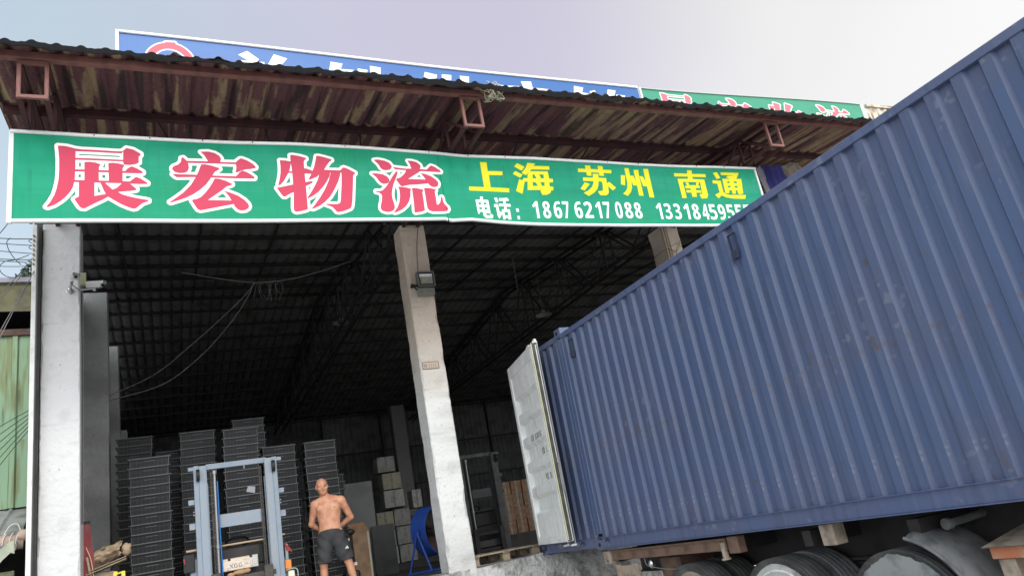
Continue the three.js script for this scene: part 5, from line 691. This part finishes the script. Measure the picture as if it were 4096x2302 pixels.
// ================================================================ CABLES AND LAMPS INSIDE
{
  const Zc = -13; const P = (rx, ry, z = Zc) => V(rx * -z, EYE + ry * -z, z);
  single('hanging_cable', 'pale slack cable strung across the left bay under the roof', 'cable', tube([P(.025, .400), P(.07, .390), P(.116, .383), P(.16, .386), P(.205, .397), P(.251, .412)], .009, 60, 5), M.paleWire);
  single('hanging_cable', 'upper of two thin cables sagging down to the left inner column', 'cable', tube([P(.116, .383), P(.102, .365), P(.075, .338), P(.033, .300), P(-.01, .265), P(-.061, .242)], .0065, 60, 5), M.paleWire);
  single('hanging_cable', 'lower of two thin cables sagging down to the left inner column', 'cable', tube([P(.115, .383), P(.104, .360), P(.080, .325), P(.045, .286), P(.0, .252), P(-.061, .236)], .0065, 60, 5), M.paleWire);
  const fr = []; for (let k = 0; k < 9; k++) { const x = .118 + k * .004; fr.push(tube([P(x, .383), P(x + rr(-.004, .004), .374), P(x + rr(-.006, .006), .366 - rnd() * .012)], .004, 12, 4)); } single('frayed_strings', 'bunch of frayed strings hanging from the slack cable', 'strings', merge(fr), M.paleWire);
  const lampAt = (rx, ry, z, top, lab) => { const g = thing('pendant_lamp', lab, 'lamp', [rx * -z, EYE + ry * -z, z]); part(g, 'shade', (() => { const q = new THREE.LatheGeometry([[.02, .12], [.05, .11], [.07, .05], [.20, .0], [.205, -.006], [.195, -.004], [.06, .045], [.02, .10]].map(([a, b]) => new THREE.Vector2(a, b)), 24); return uvBox(q); })(), mat(srgb(150, 150, 148), .5)); part(g, 'cord', rod(V(0, .12, 0), V(0, top, 0), .005, 5), M.paleWire); };
  lampAt(.227, .319, -16.5, 1.2, 'unlit pendant lamp with a grey shade left of the middle column'); lampAt(.546, .315, -15.5, 1.2, 'unlit pendant lamp with a grey shade right of the middle column');
  single('hanging_rod', 'thin pale rod hanging from the roof between the middle and right columns', 'rod', rod(P(.511, .413, -13.2), P(.509, .359, -13.2), .006, 6), M.paleWire);
}
// ================================================================ THINGS ABOUT THE EAVE
{
  const rope = thing('tangled_rope', 'tangle of pale rope caught on the eave beam above the middle truss', 'rope', [3.93, EYE + 5.40, -7.42]);
  const cols = [mat(srgb(205, 190, 165), .9), mat(srgb(150, 175, 130), .9), mat(srgb(225, 215, 200), .9)];
  for (let k = 0; k < 22; k++) { const pts = []; let p = V(rr(-.10, .10), rr(-.02, .08), rr(.0, .06)); for (let i = 0; i < 7; i++) { pts.push(p.clone()); p = V(clamp(p.x + rr(-.09, .09), -.14, .14), clamp(p.y + rr(-.10, .06), -.16, .11), clamp(p.z + rr(-.04, .04), -.01, .08)); } part(rope, 'strand', tube(pts, .0055, 30, 5), cols[k % 3]); }
  const tarp = thing('blue_tarpaulin', 'crumpled blue tarpaulin bundle with torn white cloth at the right end of the green signboard', 'tarpaulin', [10.0, EYE + 4.95, -9.15]);
  const wave = (x0, x1, y0, y1, amp, sd, bulge = 0) => gridSurf(44, 20, (u, v) => { const x = lerp(x0, x1, u), y = lerp(y0, y1, v); return V(x + .03 * (fbm(v * 3, sd, 3, 0, 601) - .5) + v * -.10, y + .03 * Math.sin(u * 9 + sd), amp * Math.sin(u * 23 + v * 2 + sd) * (1 - .4 * v) + bulge * Math.sin(u * Math.PI) + (fbm(u * 6, v * 4, 3, 0, 603 + sd) - .5) * .05); }, .004, V(0, 0, 1));
  part(tarp, 'blue_sheet', wave(.16, .72, -.4, .55, .035, 1, .10), mat(srgb(84, 82, 168), .5)); part(tarp, 'pale_sheet', wave(.06, .20, -.5, .56, .02, 2), mat(srgb(215, 212, 220), .7)); part(tarp, 'torn_sheet', wave(.62, 1.2, .30, .60, .04, 4, .12), mat(srgb(190, 180, 165), .8)); part(tarp, 'torn_sheet', wave(.68, 1.1, -.3, .44, .035, 5, -.02), mat(srgb(120, 122, 118), .8));
}
// ================================================================ LEFT OF THE WAREHOUSE
{
  const Zg = -13, Q = (rx, ry, z) => V(rx * -z, EYE + ry * -z, z);
  const shed = thing('green_shed', 'faded green corrugated metal shed with an open dark upper floor left of the warehouse', 'shed', [0, EYE, 0]);
  const gm = mat(lin(1, 1, 1), .6, { map: dataTex(512, 512, (u, v) => { const n = fbm(u * 7, v * 3, 4, 0, 701), s = fbm(u * 44, v * 4, 3, 0, 703); let c = mixc([.21, .36, .215], [.27, .405, .26], n); c = mixc(c, [.19, .20, .07], smooth(.52, .68, s * .5 + n * .5) * smooth(.12, .2, v) * .75); return mixc(c, [.06, .07, .05], smooth(.7, .8, s) * .5); }, 2.6) });
  const wg = []; { const y0 = 1.62, y1 = 4.22; for (let x = -6.2; x < -1.66; x += .30) { const o = [[0, 0], [.20, 0], [.22, .035], [.28, .035], [.30, 0]]; for (let k = 0; k < 4; k++) wg.push([V(x + o[k][0], y0, Zg + o[k][1]), V(x + o[k + 1][0], y0, Zg + o[k + 1][1]), V(x + o[k + 1][0], y1, Zg + o[k + 1][1]), V(x + o[k][0], y1, Zg + o[k][1])]); } }
  part(shed, 'wall_sheet', quads(wg), gm);
  part(shed, 'head_beam', rspan(-6.2, -1.66, 4.2, 4.30, Zg - .06, Zg + .06), grimy([.13, .075, .06], [.06, .04, .035], .8, .8, .8, 705));
  part(shed, 'rear_wall', span(-6.2, -1.66, -1.65, 5.1, Zg - 5, Zg - 4.9), M.darkWall); part(shed, 'upper_floor', span(-6.2, -1.66, 4.1, 4.18, Zg - 4.9, Zg - .1), M.darkWall); part(shed, 'side_wall', span(-1.76, -1.68, -1.65, 5.1, Zg - 4.9, Zg - .08), M.darkWall); part(shed, 'side_wall', span(-6.3, -6.2, -1.65, 5.1, Zg - 4.9, Zg - .08), M.darkWall);
  part(shed, 'roof_edge', rspan(-6.4, -1.75, 5.09, 5.17, Zg - .1, Zg + .02), grimy([.30, .29, .34], [.2, .18, .2], .7, .7, .8, 707)); part(shed, 'roof_slab', span(-6.4, -1.75, 5.10, 5.16, Zg - 5, Zg - .1), M.darkWall);
  part(shed, 'eave_board', quads([[V(-6.4, 4.72, Zg - .05), V(-1.8, 4.62, Zg - .05), V(-1.8, 5.09, Zg - .05), V(-6.4, 5.09, Zg - .05)]]), grimy([.17, .16, .09], [.09, .08, .06], .8, .9, .8, 709));
  part(shed, 'lower_wall', span(-6.2, -1.66, -1.65, .3, Zg - .3, Zg - .2), M.darkWall);
  const aw = thing('sheet_metal_awning', 'battered grey ribbed metal awning with a ragged pale green lip below the green shed wall', 'awning', [0, EYE, 0]);
  const slope = (u, v) => { const z = lerp(-13.0, -11.05, v), xr = lerp(-1.80, -1.70, v) - (v > .95 ? 0 : 0), x = lerp(-5.0, xr, u); const rib = ((x + 5) % .42) / .42; return V(x, lerp(1.60, .83, v) + (rib < .09 ? .03 : 0) + (fbm(x * 2, z * 2, 3, 0, 711) - .5) * .04, z); };
  part(aw, 'sheet', gridSurf(160, 14, slope, .006, V(0, 1, 0)), grimy([.33, .33, .32], [.14, .145, .12], .95, .7, 1.2, 713));
  part(aw, 'lip', gridSurf(80, 5, (u, v) => { const p = slope(u, 1); const rag = .06 + .10 * fbm(u * 40, 4, 3, 0, 715) + .12 * smooth(.92, 1, u) * 0; return V(p.x + .02 * v, p.y + .012 - v * rag + .14 * smooth(.93, 1.0, u) * (1 - v * .4), p.z + .03 + .05 * v + (fbm(u * 50, v * 3, 2, 0, 717) - .5) * .05); }, .006, V(0, 0, 1)), grimy([.42, .45, .33], [.30, .32, .26], .8, .8, .6, 719));
  part(aw, 'support_rail', rspan(-5, -1.72, .60, .66, -11.3, -11.22), grimy([.25, .26, .15], [.12, .12, .08], .8, .8, .6, 721)); part(aw, 'support_post', rspan(-4.5, -4.42, -1.65, .62, -11.3, -11.22), M.darkSteel); part(aw, 'support_post', rspan(-1.80, -1.74, -1.65, .62, -11.34, -11.28), M.darkSteel);
  const roll = thing('rolled_cloth', 'dirty pink rolled cloth tied with white string lying on the awning', 'cloth', [-1.86, EYE + 1.02, -11.5]);
  part(roll, 'roll', merge([(() => { const g = new THREE.CylinderGeometry(.075, .085, .42, 20, 8); const p = g.attributes.position; for (let i = 0; i < p.count; i++) { const k = 1 + (fbm(p.getY(i) * 14, Math.atan2(p.getZ(i), p.getX(i)) * 2, 3, 0, 731) - .5) * .4; p.setX(i, p.getX(i) * k); p.setZ(i, p.getZ(i) * k); } g.computeVertexNormals(); return uvBox(place(g, -.02, 0, 0, 0, .1, Math.PI / 2 - .08)); })(), ball(.09, .075, .09, .2, .06, .02)]), grimy([.52, .38, .31], [.30, .22, .18], .8, .9, .3, 733));
  for (let k = 0; k < 4; k++) part(roll, 'string', tube([V(-.1 + k * .07, -.08, .06), V(-.08 + k * .07, .03, .10), V(-.06 + k * .07, .11, 0), V(-.05 + k * .07, .05, -.09)], .006, 20, 5), mat(srgb(225, 222, 215), .8)); part(roll, 'string', tube([V(-.02, .1, 0), V(.05, .2, .02), V(.12, .21, .02), V(.16, .12, .02)], .007, 20, 5), mat(srgb(225, 222, 215), .8));
  single('concrete_plinth', 'grey concrete plinth in the shade under the awning', 'plinth', rspan(-3, -1.60, 0, 2.05, -11.6, -11.45), M.rawConcrete, [0, 0, 0]);
  // tree crown above the shed roof
  const tree = thing('tree', 'dull grey green tree rising behind the shed roof beside the warehouse corner', 'tree', [-2.55, 0, -18.5]);
  part(tree, 'trunk', rod(V(0, 0, 0), V(.1, 8.2, 0), .14, 10, .06), M.darkSteel);
  const pos = []; for (let i = 0; i < 5200; i++) { const y = rr(7.6, 10.1), R = 1.0 * Math.sqrt(Math.max(.02, 1 - ((y - 8.3) / 1.9) ** 2)) * (y > 8.3 ? clamp((10.1 - y) / 1.6, .06, 1) : 1), a = rr(0, 6.283), r = R * Math.sqrt(rnd()); if (fbm(Math.cos(a) * r * 3 + 5, y * 3, 3, 0, 741) < .42) continue; const c = V(Math.cos(a) * r + .25, y, Math.sin(a) * r), d1 = V(rr(-1, 1), rr(-1, 1), rr(-1, 1)).normalize().multiplyScalar(.07), d2 = V(rr(-1, 1), rr(-1, 1), rr(-1, 1)).normalize().multiplyScalar(.035); const q = [c.clone().sub(d1), c.clone().add(d2), c.clone().add(d1), c.clone().sub(d2)]; for (const k of [0, 1, 2, 0, 2, 3]) pos.push(q[k].x, q[k].y, q[k].z); }
  const tg = new THREE.BufferGeometry(); tg.setAttribute('position', new THREE.Float32BufferAttribute(pos, 3)); tg.computeVertexNormals(); part(tree, 'crown', uvBox(tg), grimy([.05, .075, .05], [.075, .08, .075], .8, .8, .4, 743));
  // wires tied to the corner of the warehouse
  const W0 = -10.36, WR = (rx, ry, z) => V(rx * -z, EYE + ry * -z, z), G = 'overhead wires tied to the warehouse corner';
  [[.450, .449, .006, 'topmost dark overhead wire reaching the warehouse corner'], [.443, .440, .005, 'second overhead wire from the top at the warehouse corner'], [.433, .429, .005, 'third overhead wire from the top at the warehouse corner'], [.4225, .421, .0055, 'fourth overhead wire from the top at the warehouse corner'], [.420, .4175, .005, 'fifth overhead wire from the top at the warehouse corner'], [.413, .4125, .0045, 'sixth overhead wire from the top at the warehouse corner']].forEach(([a, b, r, lab], i) => single('overhead_wire', lab, 'wire', tube([WR(-.36, a + .02, W0), WR(-.176, a, W0), WR(-.155, (a + b) / 2 - .0005, W0), WR(i > 3 ? -.148 : -.1395, b, W0)], r, 40, 5), M.wire, [0, 0, 0], { group: G }));
  single('overhead_wire', 'steep wire running down past the left end of the green signboard', 'wire', tube([WR(-.166, .476, -9.6), WR(-.177, .457, -9.6), WR(-.22, .40, -9.6)], .005, 20, 5), M.wire, [0, 0, 0], { group: G });
  single('wire_coil', 'large loop of dark cable hanging between the overhead wires', 'cable', tube([WR(-.166, .4505, W0), WR(-.1695, .446, W0), WR(-.168, .436, W0), WR(-.162, .424, W0), WR(-.1545, .4145, W0)], .005, 50, 5), M.wire);
  single('wire_coil', 'wide round loop of dark cable left of the warehouse corner', 'cable', tube([WR(-.146, .4275, W0), WR(-.160, .4215, W0), WR(-.172, .4185, W0), WR(-.1765, .411, W0), WR(-.172, .402, W0), WR(-.163, .398, W0), WR(-.154, .401, W0), WR(-.152, .405, W0)], .005, 70, 5), M.wire);
  single('wire_coil', 'small oval cable loop at the warehouse corner below the topmost wire', 'cable', tube([WR(-.1395, .449, W0), WR(-.1455, .4475, W0), WR(-.147, .446, W0), WR(-.1445, .444, W0), WR(-.1395, .4425, W0)], .0045, 40, 5), M.wire);
  single('wire_coil', 'small round cable loop tied under the second wire', 'cable', tube([WR(-.1395, .4405, W0), WR(-.145, .4395, W0), WR(-.1465, .437, W0), WR(-.144, .435, W0), WR(-.1405, .4355, W0)], .0045, 40, 5), M.wire);
  for (const [x0, y0, x1, y1, lab] of [[-.139, .41, -.158, .366, 'pale wire slanting down from the warehouse corner, outermost of the bunch'], [-.140, .4085, -.1565, .366, 'pale wire slanting down from the warehouse corner, inner of the bunch'], [-.147, .411, -.1745, .37, 'thin wire slanting across the shed eave to the left'], [-.152, .408, -.176, .377, 'faint wire slanting across the roof edge of the shed']]) single('slanting_wire', lab, 'wire', tube([WR(x0, y0, W0), WR((x0 + x1) / 2, (y0 + y1) / 2 - .001, -10), WR(x1, y1, -9.6), WR(x1 - (x0 - x1) * 2, y1 - (y0 - y1) * 2, -8)], .0045, 30, 5), M.paleWire);
  for (let k = 0; k < 6; k++) single('slanting_wire', `dark wire, number ${['one', 'two', 'three', 'four', 'five', 'six'][k]} from the top of the bunch crossing the green shed wall`, 'wire', tube([WR(-.1385, .235 - k * .004, -10.5), WR(-.155, .226 - k * .0065, -10.3), WR(-.178, .212 - k * .010, -10), WR(-.25, .16 - k * .015, -9)], .0045, 30, 5), M.wire);
  single('insulator_rack', 'row of small porcelain wire insulators on the white corner flashing', 'insulator', merge([0, 1, 2, 3, 4, 5, 6].map((k) => disc(.012, .045, -1.455, EYE + 4.66 - k * .065, -10.28, 'z', 10))), grimy([.4, .3, .25], [.2, .12, .1], .7, .5, .2, 751));
}
// ================================================================ RUBBISH AT THE LEFT COLUMN
{
  const red = thing('red_board', 'dark red board with a black top edge leaning behind the left column', 'board', [-.905, FLOOR, -10.95]);
  part(red, 'board', quads([[V(-.06, .95, .05), V(.06, .95, .07), V(.0, 1.42, -.06), V(-.10, 1.42, -.06)], [V(-.06, .95, .04), V(-.10, 1.42, -.07), V(.0, 1.42, -.07), V(.06, .95, .06)], [V(-.06, .0, .2), V(.06, .0, .22), V(.06, .95, .07), V(-.06, .95, .05)]]), grimy([.25, .035, .042], [.16, .025, .03], .6, .6, .4, 801)); part(red, 'edge', rbox(.11, .04, .02, .004, -.05, 1.425, -.065), M.black);
  const sack = thing('cardboard_bundle', 'crumpled flattened cardboard and sacking bundled behind the left column', 'cardboard', [-.68, FLOOR, -11.0]);
  const cm = [grimy([.42, .31, .21], [.27, .19, .12], .8, .9, .4, 803), grimy([.36, .30, .18], [.22, .17, .10], .8, .9, .4, 805), grimy([.30, .22, .16], [.16, .11, .08], .8, .9, .4, 807)];
  const crumple = (x0, x1, y0, y1, tilt, sd, dz) => gridSurf(36, 20, (u, v) => { const x = lerp(x0, x1, u), y = lerp(y0, y1, v) + (x - x0) * tilt; const n = fbm(u * 5, v * 4, 4, 0, 811 + sd); return V(x + (fbm(v * 6, sd, 3, 0, 813) - .5) * .06 * u, y + (fbm(u * 7, sd, 3, 0, 815) - .5) * .04, dz + Math.sin(v * Math.PI) * .10 + (n - .5) * .10); }, .004, V(0, 0, 1));
  part(sack, 'sack', crumple(-.24, .12, .86, 1.04, .28, 1, 0), cm[0]); part(sack, 'sack', crumple(-.10, .12, 1.03, 1.10, .22, 2, -.06), cm[1]); part(sack, 'sack_end', (() => { const g = new THREE.SphereGeometry(1, 18, 18); const p = g.attributes.position; for (let i = 0; i < p.count; i++) { const k = 1 + (fbm(p.getX(i) * 3 + 4, p.getY(i) * 3 + p.getZ(i) * 2, 4, 0, 821) - .5) * .7; p.setXYZ(i, p.getX(i) * .055 * k, p.getY(i) * .075 * k, p.getZ(i) * .06 * k); } g.computeVertexNormals(); return uvBox(place(g, .185, 1.03, .03)); })(), cm[0]);
  part(sack, 'flat_carton', box(.42, .012, .3, -.02, .885, .05, 0, 0, .26), cm[2]); part(sack, 'flat_carton', box(.44, .012, .3, -.03, .855, .06, 0, 0, .27), cm[1]); part(sack, 'flat_carton', rspan(-.28, .05, .0, .80, -.1, .1), cm[0]); part(sack, 'stick', rod(V(-.24, 1.0, .16), V(-.13, .4, .20), .014, 8), cm[0]); part(sack, 'string', tube([V(-.25, 1.12, .14), V(-.20, .98, .17), V(-.17, .78, .18), V(-.14, .4, .18)], .005, 24, 5), mat(srgb(215, 185, 165), .8)); part(sack, 'teal_cloth', ball(.035, .12, .03, .13, .66, -.03), mat(srgb(70, 105, 90), .9));
  const yc = thing('yellow_bracket', 'bright yellow plastic frame lying in front of the cardboard bundle', 'plastic frame', [-.58, FLOOR, -10.8]);
  part(yc, 'frame', merge([bar(V(-.07, .55, .05), V(-.03, .78, .0), .04, .025), bar(V(.06, .55, .05), V(.05, .77, .0), .04, .025), bar(V(-.03, .75, .0), V(.05, .765, .0), .02, .02)]), mat(srgb(214, 196, 40), .5)); part(yc, 'post', rspan(-.03, .02, 0, .56, .02, .06), M.black);
  single('steel_plate', 'dark steel plate leaning against the foot of the left column', 'plate', quads([[V(-.02, .05, .16), V(.09, .05, .16), V(.17, .93, -.02), V(.12, .90, -.02)], [V(-.02, .05, .15), V(.12, .90, -.03), V(.17, .93, -.03), V(.09, .05, .15)]]), grimy([.16, .165, .18], [.08, .08, .09], .7, .5, .4, 831), [-1.11, FLOOR - .35, ZD + .2]);
}
renderer.render(scene, camera);
